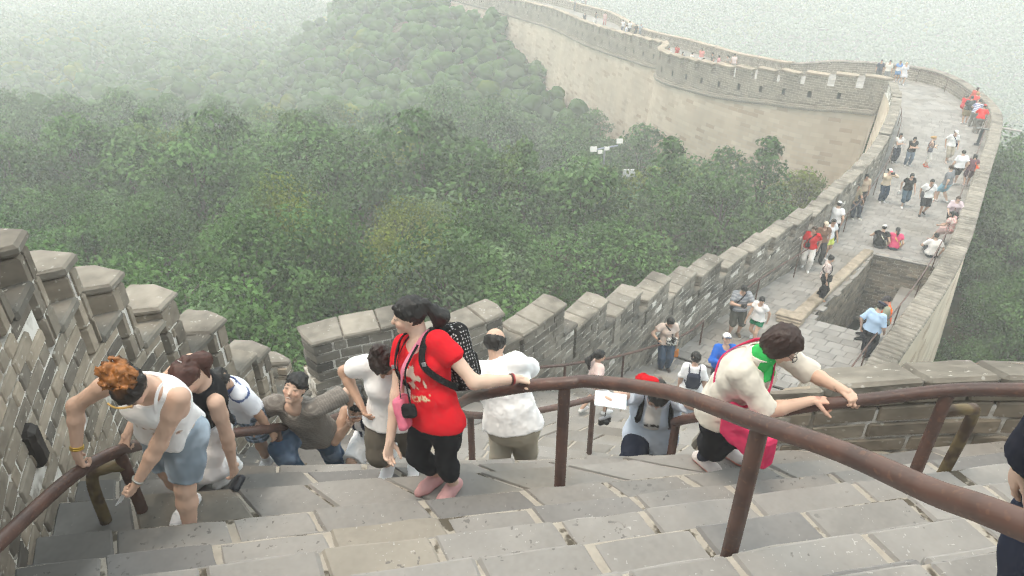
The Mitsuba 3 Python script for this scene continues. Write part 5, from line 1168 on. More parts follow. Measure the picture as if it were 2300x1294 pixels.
def near_7():
    pos, yaw = (-0.40, 3.28, -3.55), 140
    L_, R_, fr, fl = loc(pos, yaw, (0.08, 3.26, -2.71), (-0.72, 3.12, -3.02), (-0.47, 3.30, -3.55), (-0.37, 3.22, -3.55))
    s = Person(pos, yaw, 1.66, 0.93, pelvis=(-0.041, 0.112, -0.006), lean=-14.0, roll=26.8, twist=6, head=(-40, 10, 4), hands=(R_, L_), elbows=((0.4, -0.8, -0.2), (-0.4, -0.2, -0.9)), feet=(fr, fl), toes=(6, -10), knees=((0.1, 1, 0), (-0.05, 1, 0)), h=0.0085, fingers=('relaxed', 'grip'), legk=0.78, armk=1.05, skin='c')
    s.build('woman in red T-shirt and black cropped trousers gripping the middle handrail and looking away'); s.hair('tail', BLACK, 0.22)
    def red(q, v):
        c = np.tile((0.62, 0.012, 0.022), (len(v), 1)); f = q[:, 1] > 0.04
        n = meshkit.fbm(np.c_[q[:, 0]*26, q[:, 2]*26, 0*q[:, 0]], 2); a = f & (np.hypot((q[:, 0]+0.0)/0.075, (q[:, 2]-0.145)/0.085) < 1) & (n > 0.53); c[a] = (0.72, 0.60, 0.50)
        b = f & (np.abs(q[:, 0]-0.01) < 0.085) & (np.abs(q[:, 2]-0.035) < 0.016) & (vnoise(np.c_[q[:, 0]*90, q[:, 2]*90, 0*q[:, 0]]) > 0.45); c[b] = (0.60, 0.45, 0.30); return c
    s.top(red, sleeve=0.42, hem=0.10, fit=0.008, flare=0.020, neck=0.092, name='red_shirt', wr_amp=0.007); s.bottom((0.013, 0.014, 0.018), 1.66, fit=0.012, flare=0.003, name='cropped_trousers', wr_amp=0.007); s.shoes((0.58, 0.33, 0.33), (0.45, 0.2, 0.2)); s.band(-1, (0.30, 0.03, 0.03), 0.90, 'bracelet', 0.006); s.band(-1, (0.05, 0.02, 0.02), 0.86, 'bracelet', 0.005)
    # polka-dot backpack with its straps
    B = s.B.T; c = s.chest-s.fw*0.20+s.up*0.0-s.rt*0.01
    def bp(p):
        d = rbox(p, c, B, (0.15, 0.085, 0.205), 0.075); d = smin(d, rbox(p, c-s.fw*0.075-s.up*0.075, B, (0.11, 0.05, 0.085), 0.04), 0.02); q = (p-c)@s.B
        return d+0.004*np.exp(-((q[:, 2]-0.06+q[:, 0]**2*2)/0.006)**2)
    rr = np.random.default_rng(3); dots = []
    def bpc(v):
        q = (v-c)@s.B; g_ = 0.021; best = np.ones(len(v))*9
        for o in ((0, 0, 0), (0.5, 0.5, 0.5)):
            w_ = q/g_+o; d_ = w_-np.round(w_); d2 = np.sqrt((d_**2).sum(1)); best = np.minimum(best, d2)
        small = (q[:, 1] < -0.10) & (q[:, 2] < 0.0) & (q[:, 2] > -0.15); return np.where(((best < 0.20) & ~small)[:, None], (0.75, 0.75, 0.75), (0.012, 0.012, 0.013))
    k = goods('backpack', bp, c-0.36, c+0.36, 0.006, bpc, 'cloth', s.W); say(k, 'black polka-dot backpack on the back of the woman in red', 'backpack')
    for sd in (1, -1):
        s.strap([s.chest-s.fw*0.12+s.rt*sd*0.08-s.up*0.15, s.chest+s.rt*sd*0.165-s.up*0.13-s.fw*0.02, s.chest+s.rt*sd*0.14+s.fw*0.085-s.up*0.03, s.chest+s.rt*sd*0.115+s.fw*0.12+s.up*0.06, s.neck+s.rt*sd*0.105+s.fw*0.055-s.up*0.0, s.neck+s.rt*sd*0.10-s.fw*0.03+s.up*0.028, s.chest+s.rt*sd*0.08-s.fw*0.13+s.up*0.12], 0.036, (0.012, 0.012, 0.013), f'{k}__strap', 0.008)
        m = fix(block(np.array([[[s.W(s.chest+s.rt*(sd*0.127+a)+s.fw*(0.125+e_)+s.up*(0.045+b)) for e_ in (0, 0.006)] for b in (-0.012, 0.012)] for a in (-0.022, 0.022)]), 0.002)); put(f'{k}__buckle', m, 'metal', color=np.tile((0.5, 0.5, 0.52), (24, 1)))
    # pink shoulder bag, camera pouch
    c2 = s.waist+s.rt*0.13+s.fw*0.14-s.up*0.03; B2 = np.array([unit(s.rt*0.5-s.fw*0.85), unit(s.rt*0.85+s.fw*0.5), s.up])
    k = goods('shoulder_bag', lambda p: rbox(p, c2, B2, (0.075, 0.03, 0.095), 0.025)+(vnoise(p*22)-0.5)*0.008, c2-0.17, c2+0.17, 0.007, lambda v: np.array((0.62, 0.16, 0.24))*(0.8+0.5*vnoise(v*30)[:, None]), 'cloth', s.W); say(k, 'small pink shoulder bag hanging at the hip of the woman in red', 'bag')
    s.strap([c2+s.up*0.09, s.chest+s.rt*0.10+s.fw*0.125-s.up*0.06, s.chest+s.rt*0.01+s.fw*0.155+s.up*0.04, s.neck-s.rt*0.065+s.fw*0.07-s.up*0.012, s.neck-s.rt*0.085-s.fw*0.02+s.up*0.03, s.chest-s.rt*0.06-s.fw*0.11+s.up*0.08], 0.030, (0.68, 0.22, 0.32), f'{k}__strap', 0.004)
    c3 = s.waist+s.rt*0.055+s.fw*0.165-s.up*0.015; k = goods('camera_pouch', lambda p: rbox(p, c3, s.B.T, (0.062, 0.026, 0.042), 0.024), c3-0.12, c3+0.12, 0.006, (0.014, 0.014, 0.016), 'cloth', s.W); say(k, 'black camera pouch on a neck strap against the red shirt', 'camera pouch')
    s.strap([c3+s.up*0.04+s.rt*0.04, s.chest+s.rt*0.075+s.fw*0.150, s.chest+s.rt*0.07+s.fw*0.13+s.up*0.09, s.neck+s.rt*0.065+s.fw*0.035+s.up*0.015, s.neck+s.rt*0.05-s.fw*0.05+s.up*0.04], 0.012, (0.012, 0.012, 0.013), f'{k}__strap', 0.003)
    s.strap([c3+s.up*0.04-s.rt*0.04, s.chest-s.rt*0.0+s.fw*0.165, s.chest-s.rt*0.05+s.fw*0.14+s.up*0.09, s.neck-s.rt*0.065+s.fw*0.03+s.up*0.015, s.neck-s.rt*0.05-s.fw*0.05+s.up*0.04], 0.012, (0.012, 0.012, 0.013), f'{k}__strap', 0.003)
near_7()

def near_8():
    pos, yaw = (0.02, 4.75, -5.0), -12
    at = (-0.002, 4.265, -4.417)
    R_, L_, fr, fl = loc(pos, yaw, (0.30, 5.0, -4.05), (-0.42, 4.95, -4.05), (0.14, 4.9, -5.16), (-0.08, 4.62, -4.95))
    s = Person(at, yaw, 1.70, 1.16, pelvis=(0.022, -0.084, -0.196), lean=19.1, roll=-23.3, head=(-4, 30, -6), hands=tuple(None if h is None else np.asarray(h)-(np.asarray(at)-np.asarray(pos))@Rz(yaw) for h in (R_, L_)), elbows=((0.6, -0.8, 0), (-0.9, -0.6, 0.1)), feet=(fr, fl), toes=(8, -8), h=0.0095, fingers='relaxed', legk=0.86, skin='a')
    s.build('balding man in white shirt and khaki trousers walking down, seen from behind'); s.hair('balding', (0.02, 0.018, 0.017)); s.top((0.82, 0.82, 0.83), sleeves=(1.35, 0.98), hem=0.085, bust=False, fit=0.034, belly=0.01, flare=0.04, collar=WHITE, wr_amp=0.014, neck=0.066); s.bottom((0.42, 0.375, 0.30), 2, fit=0.028, flare=0.018, wr_amp=0.013); s.shoes((0.06, 0.05, 0.045))
near_8()

def near_10():
    pos, yaw = (0.98, 4.05, -4.15), 168
    at = (1.089, 4.273, -4.472)
    R_, L_, fr, fl = loc(pos, yaw, (0.62, 3.72, -3.20), (1.28, 3.55, -3.20), (0.88, 3.92, -4.12), (1.08, 4.2, -4.40))
    s = Person(at, yaw, 1.62, 1.12, pelvis=(-0.019, 0.055, -0.257), lean=10.8, roll=-0.8, head=(-2, 52, 0), hands=tuple(None if h is None else np.asarray(h)-(np.asarray(at)-np.asarray(pos))@Rz(yaw) for h in (R_, L_)), elbows=((0.9, -0.5, 0), (-0.9, -0.3, 0.1)), feet=(fr, fl), h=0.0095, fingers=('fist', 'grip'), legk=0.86, skin='a', palms=((0.2, 0.3, -0.9), None))
    s.build('person in pale blue shirt and navy trousers climbing, face down, black backpack straps'); s.hair('short', BLACK); s.glasses((0.55, 0.55, 0.57))
    def pale(q, v):
        c = np.tile((0.50, 0.56, 0.66), (len(v), 1)); m = (np.abs(q[:, 0]-0.015) < 0.055+0.0*q[:, 2]) & (q[:, 1] > 0.05) & (q[:, 2] > 0.10); c[m] = (0.55, 0.54, 0.53); g_ = m & (np.abs(q[:, 2]-0.17) < 0.018) & (vnoise(np.c_[q[:, 0]*60, q[:, 2]*60, 0*q[:, 0]]) > 0.4); c[g_] = (0.05, 0.05, 0.05); return c*(0.94+0.12*vnoise(v*30)[:, None])
    s.top(pale, sleeve=0.72, hem=0.11, fit=0.022, flare=0.03, neck=0.08, v_neck=True, collar=(0.5, 0.56, 0.66), bust=True, wr_amp=0.010); s.bottom((0.014, 0.018, 0.034), 2, fit=0.024, flare=0.014, wr_amp=0.010); s.shoes((0.03, 0.03, 0.03)); s.band(1, (0.03, 0.03, 0.03), 0.9, 'wristwatch', 0.009)
    c = s.chest-s.fw*0.16-s.up*0.08; k = goods('backpack', lambda p: rbox(p, c, s.B.T, (0.13, 0.06, 0.15), 0.05), c-0.3, c+0.3, 0.010, (0.014, 0.014, 0.016), 'cloth', s.W); say(k, 'black backpack worn by the climber in the pale blue shirt', 'backpack')
    for sd in (1, -1): s.strap([s.chest+s.rt*sd*0.15-s.up*0.12, s.chest+s.rt*sd*0.13+s.fw*0.11-s.up*0.02, s.chest+s.rt*sd*0.115+s.fw*0.135+s.up*0.06, s.neck+s.rt*sd*0.10+s.fw*0.06+s.up*0.005, s.neck+s.rt*sd*0.095-s.fw*0.04+s.up*0.03], 0.045, (0.013, 0.013, 0.014), f'{k}__strap', 0.009)
    w, d, n, x = s.hand_frame(1); c = s.W(w+d*0.10); X, Y = np.array([0.97, -0.1, -0.10]), np.array([0.1, 0.75, 0.30]); v = []
    m = fix(block(np.array([[[c+X*a*0.5+np.array([0.03, 0, -0.012])+Y*b*0.5+np.array([0, 0, e_]) for e_ in (0, 0.002)] for b in (-0.14, 0.14)] for a in (-0.22, 0.22)]), 0.0008)); k = put('leaflet', m, 'smooth_goods', color=np.tile((0.68, 0.76, 0.82), (24, 1))); say(k, 'white and pale blue leaflet in the hand of the climber', 'leaflet')
    c = s.W(w+d*0.06)+np.array([-0.01, 0.0, -0.20]); Rr = Rz(25).T
    k = goods('compact_camera', lambda p: np.minimum(rbox(p, c, Rr, (0.047, 0.014, 0.032), 0.008), cone(p, c-Rr[1]*0.014, c-Rr[1]*0.026, 0.021, 0.019)), c-0.09, c+0.09, 0.004, lambda v: np.where((np.abs(v[:, 2:3]-c[2]) > 0.022), (0.35, 0.35, 0.36), (0.03, 0.03, 0.032)), 'smooth_goods'); say(k, 'small camera dangling on a wrist cord below the leaflet', 'camera')
    m = tube([s.W(w+d*0.05), c+[0, 0, 0.032]], 0.003, 6); put(f'{k}__cord', m, 'smooth_goods', smooth=True, color=np.tile((0.03, 0.03, 0.03), (len(m.vertices), 1)))
    u = s.hs; c2 = s.hc+s.HR@(np.array((0.30, -0.42, 0.30))*u); k = goods('sun_cap', lambda p: np.minimum(ell(p, c2, s.HR.T, np.array((0.30, 0.20, 0.22))*u), ell(p, c2+s.HR@(np.array((0.28, -0.05, -0.08))*u), s.HR.T, np.array((0.28, 0.22, 0.04))*u)), c2-0.2, c2+0.2, 0.008, (0.55, 0.012, 0.02), 'cloth', s.W); say(k, 'red cap hooked on the backpack of the climber', 'cap')
near_10()

def near_11():
    pos, yaw = (1.32, 3.48, -3.55), -138
    R_, L_, fr, fl = loc(pos, yaw, (1.68, 2.995, -2.63), (1.80, 2.94, -2.56), (1.26, 3.46, -3.55), (1.44, 3.54, -3.55))
    s = Person(pos, yaw, 1.62, 1.15, pelvis=(0.164, 0.126, -0.028), lean=20.0, roll=5.3, twist=0, head=(24, 42, 0), hands=(R_, L_), elbows=((0.7, -0.2, -0.6), (-0.5, 0.0, -0.7)), feet=(fr, fl), toes=(6, -6), h=0.0085, fingers=('grip', 'grip'), legk=0.86, skin='a')
    s.build('woman in cream blouse with green neck scarf leaning over the rail with both hands'); s.hair('bob', (0.030, 0.014, 0.011)); s.glasses((0.02, 0.02, 0.02))
    def cream(q, v): n = meshkit.fbm(v*24, 2); return np.array((0.64, 0.60, 0.53))*(0.86+0.28*n[:, None])
    s.top(cream, sleeve=1.0, hem=0.115, fit=0.015, flare=0.035, neck=0.074, v_neck=True, collar=(0.62, 0.58, 0.52), name='blouse', wr_amp=0.013)
    s.bottom((0.014, 0.014, 0.018), 1.35, fit=0.022, flare=0.020, name='cropped_trousers'); s.shoes((0.68, 0.62, 0.60), (0.75, 0.25, 0.18), sock=((0.03, 0.032, 0.05), 0.30))
    kk = s.k
    def sc(p):
        d = np.abs(cone(p, s.neck-s.up*0.015+s.fw*0.012, s.neck+s.up*0.030+s.fw*0.022, 0.068, 0.060))-0.008; a = s.neck+s.fw*0.065-s.up*0.01
        for sd in (1, -1): d = smin(d, econe(p, a+s.rt*sd*0.01, a+s.fw*0.055+s.rt*sd*0.03-s.up*0.07, s.rt, (0.014, 0.010), (0.030, 0.008)), 0.015)
        return d+(vnoise(p*45)-0.5)*0.006
    goods(f'{s.key}__scarf', sc, s.neck-0.2, s.neck+0.2, 0.006, (0.04, 0.42, 0.10), 'cloth', s.W)
    c = s.pel+s.rt*0.25+s.fw*0.10-np.array([0, 0, 0.0])+np.array([0.13, -0.11, 0.11])@s.R; X = unit(np.array([0.18, 1.0, -0.05])); Z = unit(np.array([0.12, 0.0, 1.0])); Y = np.cross(Z, X); Rr = np.array([X, Y, np.cross(X, Y)])
    def bag(p):
        q = (p-c)@Rr.T; d = rbox(p, c, Rr, (0.17, 0.05, 0.12), 0.034)+(vnoise(p*20)-0.5)*0.010
        d = smin(d, rbox(p, c+Rr[0]*-0.09+Rr[1]*0.054+Rr[2]*0.04, Rr, (0.05, 0.022, 0.05), 0.02), 0.008); return d+0.004*np.exp(-((np.abs(q[:, 2])-0.10)/0.006)**2)
    k = goods('shoulder_bag', bag, c-0.3, c+0.3, 0.0075, lambda v: np.array((0.62, 0.045, 0.125))*(0.85+0.3*vnoise(v*25)[:, None]), 'cloth', s.W); say(k, 'bright pink shoulder bag hanging beside the woman in the cream blouse', 'bag')
    top = s.neck-s.rt*0.085+s.up*0.03
    s.strap([c+Rr[0]*-0.14+Rr[2]*0.09, s.waist+s.rt*0.155-s.fw*0.02, s.chest+s.rt*0.06-s.fw*0.145, s.neck-s.rt*0.06-s.fw*0.075+s.up*0.005, top], 0.026, (0.6, 0.045, 0.12), f'{k}__strap', 0.006)
    s.strap([c+Rr[0]*0.14+Rr[2]*0.09, s.waist+s.rt*0.15+s.fw*0.10, s.chest+s.rt*0.05+s.fw*0.165, s.neck-s.rt*0.06+s.fw*0.065, top], 0.026, (0.6, 0.045, 0.12), f'{k}__strap', 0.006)
near_11()

def near_0():
    pos, yaw = (1.69, 1.32, -2.28), -30
    s = Person(pos, yaw, 1.72, 1.15, pelvis=(0, 0, 0), lean=6, h=0.012, legk=0.86, skin='a', head=(0, 10, 0))
    s.build('person in dark navy clothes cut off at the edge beside the thick handrail', face=False); s.hair('short'); s.top((0.02, 0.022, 0.035), sleeve=1.9, hem=0.10, fit=0.03, bust=False, name='jacket'); s.bottom((0.022, 0.026, 0.045), 2, fit=0.03, flare=0.015); s.shoes(BLK)
near_0()
# ---------------------------------------------------------------- the people on the lower steps, the walkway and the far rampart
_cr = np.random.default_rng(21)
def gz(x, y, z): return ground(x, y) if abs(ground(x, y)-z) < 0.6 else z
def walker(at, yaw, H, label, hair, top, bottom, shoe=(0.6, 0.6, 0.6), pose='stand', h=None, skin='a', girth=1.0, group=None, hat=None, child=0.0, lean=2, look=(0, 12, 0), extra=None, tops={}, bots={}):
    """One person of the crowd. hair (style, colour, length), top (colour, sleeve), bottom (colour, length)."""
    d = float(pix(np.array(at))[2]); h = h or (0.014 if d < 16 else 0.020 if d < 24 else 0.027 if d < 40 else 0.036 if d < 62 else 0.05); k = H/1.65
    ph = _cr.uniform(-1, 1); st = _cr.uniform(0.10, 0.20); sw = _cr.uniform(-0.05, 0.05)
    R_, L_, eb, feet, pel, knees = None, None, [None, None], ((0.09+sw, 0.02, 0), (-0.10, -0.03, 0)), (0, 0, -0.012*H), (None, None)
    if pose == 'walk':
        a = st*(1 if ph > 0 else -1); feet = ((0.085, a, 0.0 if a > 0 else 0.05), (-0.085, -a, 0.0 if a < 0 else 0.05)); pel = (0, 0, -0.02*H); R_, L_ = (0.24*k, -a*0.9+0.05, 0.80*k), (-0.24*k, a*0.9+0.05, 0.80*k)
    if pose in ('camera', 'photo'): R_, L_ = (0.07*k, 0.27*k, 1.44*k), (-0.07*k, 0.27*k, 1.44*k); eb = [(0.8, 0.0, -0.6), (-0.8, 0.0, -0.6)]
    if pose == 'chest': R_, L_ = (0.06*k, 0.30*k, 1.10*k), (-0.07*k, 0.28*k, 1.12*k); eb = [(0.9, -0.3, -0.5), (-0.9, -0.3, -0.5)]
    if pose == 'fold': R_, L_ = (-0.12*k, 0.22*k, 1.08*k), (0.10*k, 0.24*k, 1.05*k); eb = [(0.9, -0.2, -0.6), (-0.9, -0.2, -0.6)]
    if pose == 'phone': R_ = (0.30*k, 0.34*k, 1.14*k); eb = [(0.7, -0.5, -0.5), None]
    if pose == 'lean': lean = 24; R_, L_ = (0.16*k, 0.42*k, 1.02*k), (-0.16*k, 0.42*k, 1.02*k)
    if pose == 'bend': lean = 52; R_, L_ = (0.16*k, 0.62*k, 0.96*k), (-0.16*k, 0.62*k, 0.96*k)
    if pose == 'sit': pel = (0, 0, -0.525*H+0.13); feet = ((0.12, 0.62*k, 0.0), (-0.12, 0.66*k, 0.0)); knees = ((0.3, 0.2, 1), (-0.3, 0.2, 1)); lean = 10; R_, L_ = (0.26*k, 0.05, 0.12), (-0.2*k, 0.35, 0.38)
    if pose == 'perch': pel = (0, -0.10, -0.13*H); feet = ((0.10, 0.30, 0), (-0.14, 0.36, 0)); lean = 8; R_, L_ = (0.20*k, 0.25*k, 0.72*k), (-0.2*k, 0.26*k, 0.74*k)
    s = Person(at, yaw, H, girth, pelvis=pel, lean=lean, twist=float(_cr.uniform(-8, 8)), head=look, hands=(R_, L_), elbows=eb, feet=feet, knees=knees, h=h, skin=skin, child=child, toes=(10, -10))
    s.build(label, group, face=d < 40, tan=1.0)
    s.hair(hair[0], hair[1], hair[2] if len(hair) > 2 else 0.2)
    fem = hair[0] in ('tail', 'bun', 'long', 'bob')
    s.top(top[0], sleeve=top[1], bust=fem and child < 0.3, fit=tops.get('fit', 0.020), hem=tops.get('hem', 0.085), flare=tops.get('flare', 0.0), name=tops.get('name', 'shirt'), collar=tops.get('collar'), wr_amp=0.008)
    s.bottom(bottom[0], bottom[1], fit=0.022, flare=bots.get('flare', 0.016), skirt=bots.get('skirt', 0), name=bots.get('name', 'trousers'), wr_amp=0.007)
    s.shoes(shoe)
    if hat: s.cap(*hat[:1], **hat[1])
    for e in (extra or []): e(s)
    return s
def bag(side, color, label, size=(0.13, 0.05, 0.10), drop=0.10, cross=True, fwd=0.03, name='shoulder_bag'):
    def f(s):
        k = s.k; c = s.waist+s.rt*side*0.20*k+s.fw*fwd*k-np.array([0, 0, drop*k]); Rr = np.array([s.fw, -s.rt, s.up])
        if abs(fwd) > 0.1: Rr = s.B.T; c = s.waist+s.rt*side*0.08*k+s.fw*fwd*k-np.array([0, 0, drop*k])
        key = goods(name, lambda p: rbox(p, c, Rr, np.array(size)*k, 0.03*k), c-0.3, c+0.3, s.h*0.8, color, 'cloth', s.W); say(key, label, 'bag')
        o = -side if cross else side
        s.strap([c+s.up*size[2]*k*0.9+s.fw*0.03, s.chest+s.rt*side*(0.07 if cross else 0.13)*k+s.fw*0.135*k, s.neck+s.rt*o*0.085*k+s.fw*0.04*k+s.up*0.028*k, s.chest+s.rt*side*(0.03 if cross else 0.10)*k-s.fw*0.135*k, c+s.up*size[2]*k*0.9-s.fw*0.03], 0.03*k, color if not callable(color) else BLK, f'{key}__strap', 0.008)
    return f
def held(i, color, label, size, name, drop=0.12):
    def f(s):
        w, d, n, x = s.hand_frame(1 if i == 0 else -1); c = w+d*0.08*s.k-np.array([0, 0, drop]); k = goods(name, lambda p: rbox(p, c, np.eye(3), np.array(size), min(size)*0.6), c-0.3, c+0.3, s.h*0.8, color, 'cloth', s.W); say(k, label, name.replace('_', ' '))
    return f
def camera(label, up=0.0):
    def f(s):
        a, b = s.hand_frame(1)[0], s.hand_frame(-1)[0]; c = (a+b)/2+s.fw*0.06+np.array([0, 0, 0.03]); k = goods('camera', lambda p: np.minimum(rbox(p, c, np.eye(3), (0.075, 0.03, 0.05), 0.015), cone(p, c, c+s.fw*0.07, 0.036, 0.034)), c-0.2, c+0.2, min(s.h*0.7, 0.012), BLK, 'smooth_goods', s.W); say(k, label, 'camera')
    return f
def rucksack(color, label):
    def f(s):
        c = s.chest-s.fw*0.19*s.k-s.up*0.02; k = goods('backpack', lambda p: rbox(p, c, s.B.T, (0.12*s.k, 0.06*s.k, 0.16*s.k), 0.05), c-0.3, c+0.3, s.h*0.8, color, 'cloth', s.W); say(k, label, 'backpack')
        for sd in (1, -1): s.strap([c+s.rt*sd*0.07-s.up*0.14, s.chest+s.rt*sd*0.16*s.k-s.up*0.06-s.fw*0.02, s.chest+s.rt*sd*0.12*s.k+s.fw*0.12*s.k, s.neck+s.rt*sd*0.10*s.k+s.up*0.03, c+s.rt*sd*0.07+s.up*0.12], 0.028, color, f'{k}__strap', 0.008)
    return f
BR, BLOND, GREYD = (0.05, 0.028, 0.018), (0.42, 0.27, 0.12), (0.06, 0.06, 0.065)
JEAN = (0.055, 0.09, 0.15)
# lower steps
walker((1.27, 8.60, -7.72), -62, 1.30, 'girl in pale pink blouse with long ponytail stepping across the lower steps', ('tail', BLACK, 0.30), ((0.74, 0.58, 0.55), 0.55), ((0.74, 0.73, 0.73), 1.12), (0.75, 0.75, 0.75), 'walk', child=0.5, look=(-20, 10, 0), bots={'name': 'leggings'}, tops={'flare': 0.02})
walker((2.84, 8.85, -8.10), -8, 1.42, 'boy in white shirt with small navy backpack, back turned', ('short', BLACK), ((0.76, 0.77, 0.80), 0.8), ((0.36, 0.31, 0.25), 2), (0.3, 0.25, 0.2), 'stand', child=0.4, extra=[rucksack((0.03, 0.035, 0.055), 'small navy backpack on the boy in the white shirt')])
walker((3.53, 13.33, -10.57), 178, 1.60, 'woman in beige T-shirt and jeans looking down at a phone', ('bob', BLACK), ((0.66, 0.55, 0.49), 0.5), (JEAN, 2), (0.08, 0.07, 0.07), 'phone', look=(12, 34, 0), extra=[bag(-1, lambda v: np.where((vnoise(v*38) > 0.5)[:, None], (0.7, 0.7, 0.68), (0.02, 0.02, 0.02)), 'black and white patterned bag at the hip of the woman in beige', fwd=0.15, drop=0.02), held(0, (0.03, 0.03, 0.035), 'dark phone in the raised hand of the woman in beige', (0.03, 0.012, 0.055), 'phone', -0.03), held(1, (0.62, 0.20, 0.03), 'orange paper bag carried by the woman in beige', (0.06, 0.03, 0.11), 'paper_bag', 0.14)])
walker((4.29, 11.67, -10.00), 176, 1.68, 'smiling man in bright blue jacket and white cap aiming a camera', ('short', BLACK), ((0.02, 0.13, 0.56), 1.9), ((0.05, 0.05, 0.06), 2), BLK, 'chest', look=(0, -22, 0), hat=((0.8, 0.8, 0.8), dict(brim=(0.05, 0.06, 0.10))), extra=[camera('black camera held by the man in the blue jacket')])
walker((6.03, 15.95, -11.47), 176, 1.72, 'man in grey striped polo shirt and dark shorts checking his camera', ('short', BLACK), (stripes((0.42, 0.43, 0.46), (0.24, 0.26, 0.30), 0.09, 0.4), 0.75), ((0.085, 0.085, 0.075), 1.1), (0.16, 0.11, 0.07), 'chest', girth=1.1, look=(0, 32, 0), bots={'name': 'shorts', 'flare': 0.03}, extra=[camera('small camera in the hands of the man in the striped polo'), bag(1, (0.02, 0.02, 0.03), 'dark camera bag slung across the striped polo shirt', (0.08, 0.04, 0.06), 0.08)])
walker((6.45, 15.61, -11.45), 135, 1.52, 'girl in white T-shirt and green shorts beside the man in striped polo', ('tail', BLACK, 0.28), ((0.80, 0.79, 0.80), 0.42), ((0.01, 0.15, 0.075), 0.5), (0.7, 0.7, 0.7), 'walk', bots={'name': 'shorts', 'flare': 0.03}, look=(30, 15, 0))
walker((9.30, 18.38, -11.88), -108, 1.58, 'woman in dotted pale blouse and black trousers standing by the stairwell kerb', ('bun', BLACK), (lambda q, v: np.where((vnoise(v*40) > 0.58)[:, None], (0.35, 0.24, 0.24), (0.64, 0.57, 0.54)), 0.7), ((0.014, 0.014, 0.017), 2), (0.45, 0.27, 0.18), 'stand', extra=[bag(1, (0.02, 0.02, 0.022), 'large black bag on the woman in the dotted blouse', (0.16, 0.06, 0.11), 0.06, cross=False)])
walker((9.22, 15.11, -11.56), -52, 1.74, 'policeman in pale blue shirt and peaked navy cap, back turned', ('short', BLACK), ((0.42, 0.58, 0.80), 0.95), ((0.016, 0.018, 0.03), 2), BLK, 'walk', girth=1.1, hat=((0.02, 0.024, 0.045), dict(kind='peaked')), look=(-10, 25, 0))
walker((9.92, 16.0, -11.66), 72, 1.68, 'man in orange vest over khaki shirt leaning on the parapet rail', ('short', BLACK), (lambda q, v: np.where(((np.abs(q[:, 0]) < 0.145))[:, None], (0.85, 0.13, 0.02), (0.30, 0.31, 0.22)), 1.9), ((0.018, 0.02, 0.032), 2), BLK, 'perch', hat=((0.05, 0.045, 0.05), {}), look=(20, 15, 0))
# walkway
walker((9.75, 20.72, -12.22), 158, 1.72, 'man in red shirt and white trousers walking along the battlement', ('short', BR), ((0.60, 0.02, 0.025), 0.8), ((0.72, 0.70, 0.68), 2), (0.75, 0.75, 0.75), 'walk', extra=[bag(1, BLK, 'black pouch on the man in red shirt and white trousers', (0.07, 0.04, 0.08), 0.0, fwd=0.15)])
walker((10.44, 21.48, -12.35), 170, 1.62, 'woman in brown top and beige cap walking behind the man in red', ('long', BR, 0.22), ((0.22, 0.13, 0.09), 0.5), ((0.06, 0.06, 0.065), 2), BLK, 'walk', hat=((0.62, 0.55, 0.44), {}))
walker((10.88, 21.94, -12.42), -165, 1.56, 'boy in white T-shirt and lime yellow shorts', ('short', BLACK), ((0.78, 0.80, 0.84), 0.6), ((0.62, 0.72, 0.16), 0.75), (0.7, 0.7, 0.7), 'walk', bots={'name': 'shorts', 'flare': 0.03}, skin='b')
walker((11.62, 23.31, -12.60), -40, 1.72, 'man in white T-shirt and white cap with orange brim, black trousers', ('short', BLACK), ((0.80, 0.81, 0.84), 0.6), ((0.02, 0.022, 0.035), 2), (0.7, 0.7, 0.72), 'walk', hat=((0.8, 0.8, 0.82), dict(brim=(0.75, 0.28, 0.03))))
walker((13.35, 23.06, -12.67), -24, 1.66, 'person in black vest and white cap sitting on the stairwell edge', ('short', BLACK), ((0.016, 0.016, 0.018), 0.3), ((0.12, 0.12, 0.13), 1.2), (0.3, 0.3, 0.3), 'sit', hat=((0.80, 0.78, 0.78), dict(brim=(0.7, 0.05, 0.12))), extra=[bag(1, (0.7, 0.66, 0.58), 'cream bag slung across the person in the black vest', (0.06, 0.03, 0.06), 0.02)])
walker((13.80, 22.94, -12.68), -20, 1.60, 'woman in pink T-shirt with ponytail sitting on the stairwell edge', ('tail', BLACK, 0.28), ((0.72, 0.09, 0.20), 0.5), ((0.06, 0.07, 0.10), 1.2), (0.3, 0.3, 0.3), 'sit', extra=[bag(1, (0.72, 0.55, 0.12), 'yellow bag at the hip of the woman in pink', (0.05, 0.03, 0.06), 0.02)])
walker((14.93, 22.41, -12.68), -15, 1.70, 'man in white shirt and dark trousers sitting on the edge near the parapet', ('short', BLACK), ((0.80, 0.79, 0.78), 0.75), ((0.06, 0.07, 0.085), 2), BLK, 'sit', girth=1.1)
walker((16.08, 23.74, -12.88), 30, 1.60, 'woman with long dark hair in patterned pink dress crouching by the rail', ('long', BLACK, 0.28), (lambda q, v: np.where((vnoise(v*30) > 0.5)[:, None], (0.62, 0.30, 0.30), (0.66, 0.55, 0.50)), 0.4), ((0.5, 0.35, 0.33), 1.0), (0.4, 0.3, 0.28), 'perch', bots={'skirt': 0.9, 'name': 'skirt'})
walker((17.23, 25.42, -13.08), 155, 1.62, 'woman in pale lilac blouse and black skirt leaning back on the rail', ('long', BR, 0.12), ((0.66, 0.55, 0.60), 1.0), ((0.02, 0.018, 0.02), 0.9), (0.4, 0.25, 0.2), 'perch', bots={'skirt': 0.9, 'name': 'skirt'}, skin='c')
walker((13.70, 26.37, -13.02), -170, 1.70, 'man in khaki shirt and dark jeans leaning by the battlement', ('short', BLACK), ((0.36, 0.30, 0.21), 0.8), ((0.035, 0.045, 0.07), 2), (0.6, 0.58, 0.52), 'perch', skin='b', extra=[camera('camera held at the waist of the man in khaki')])
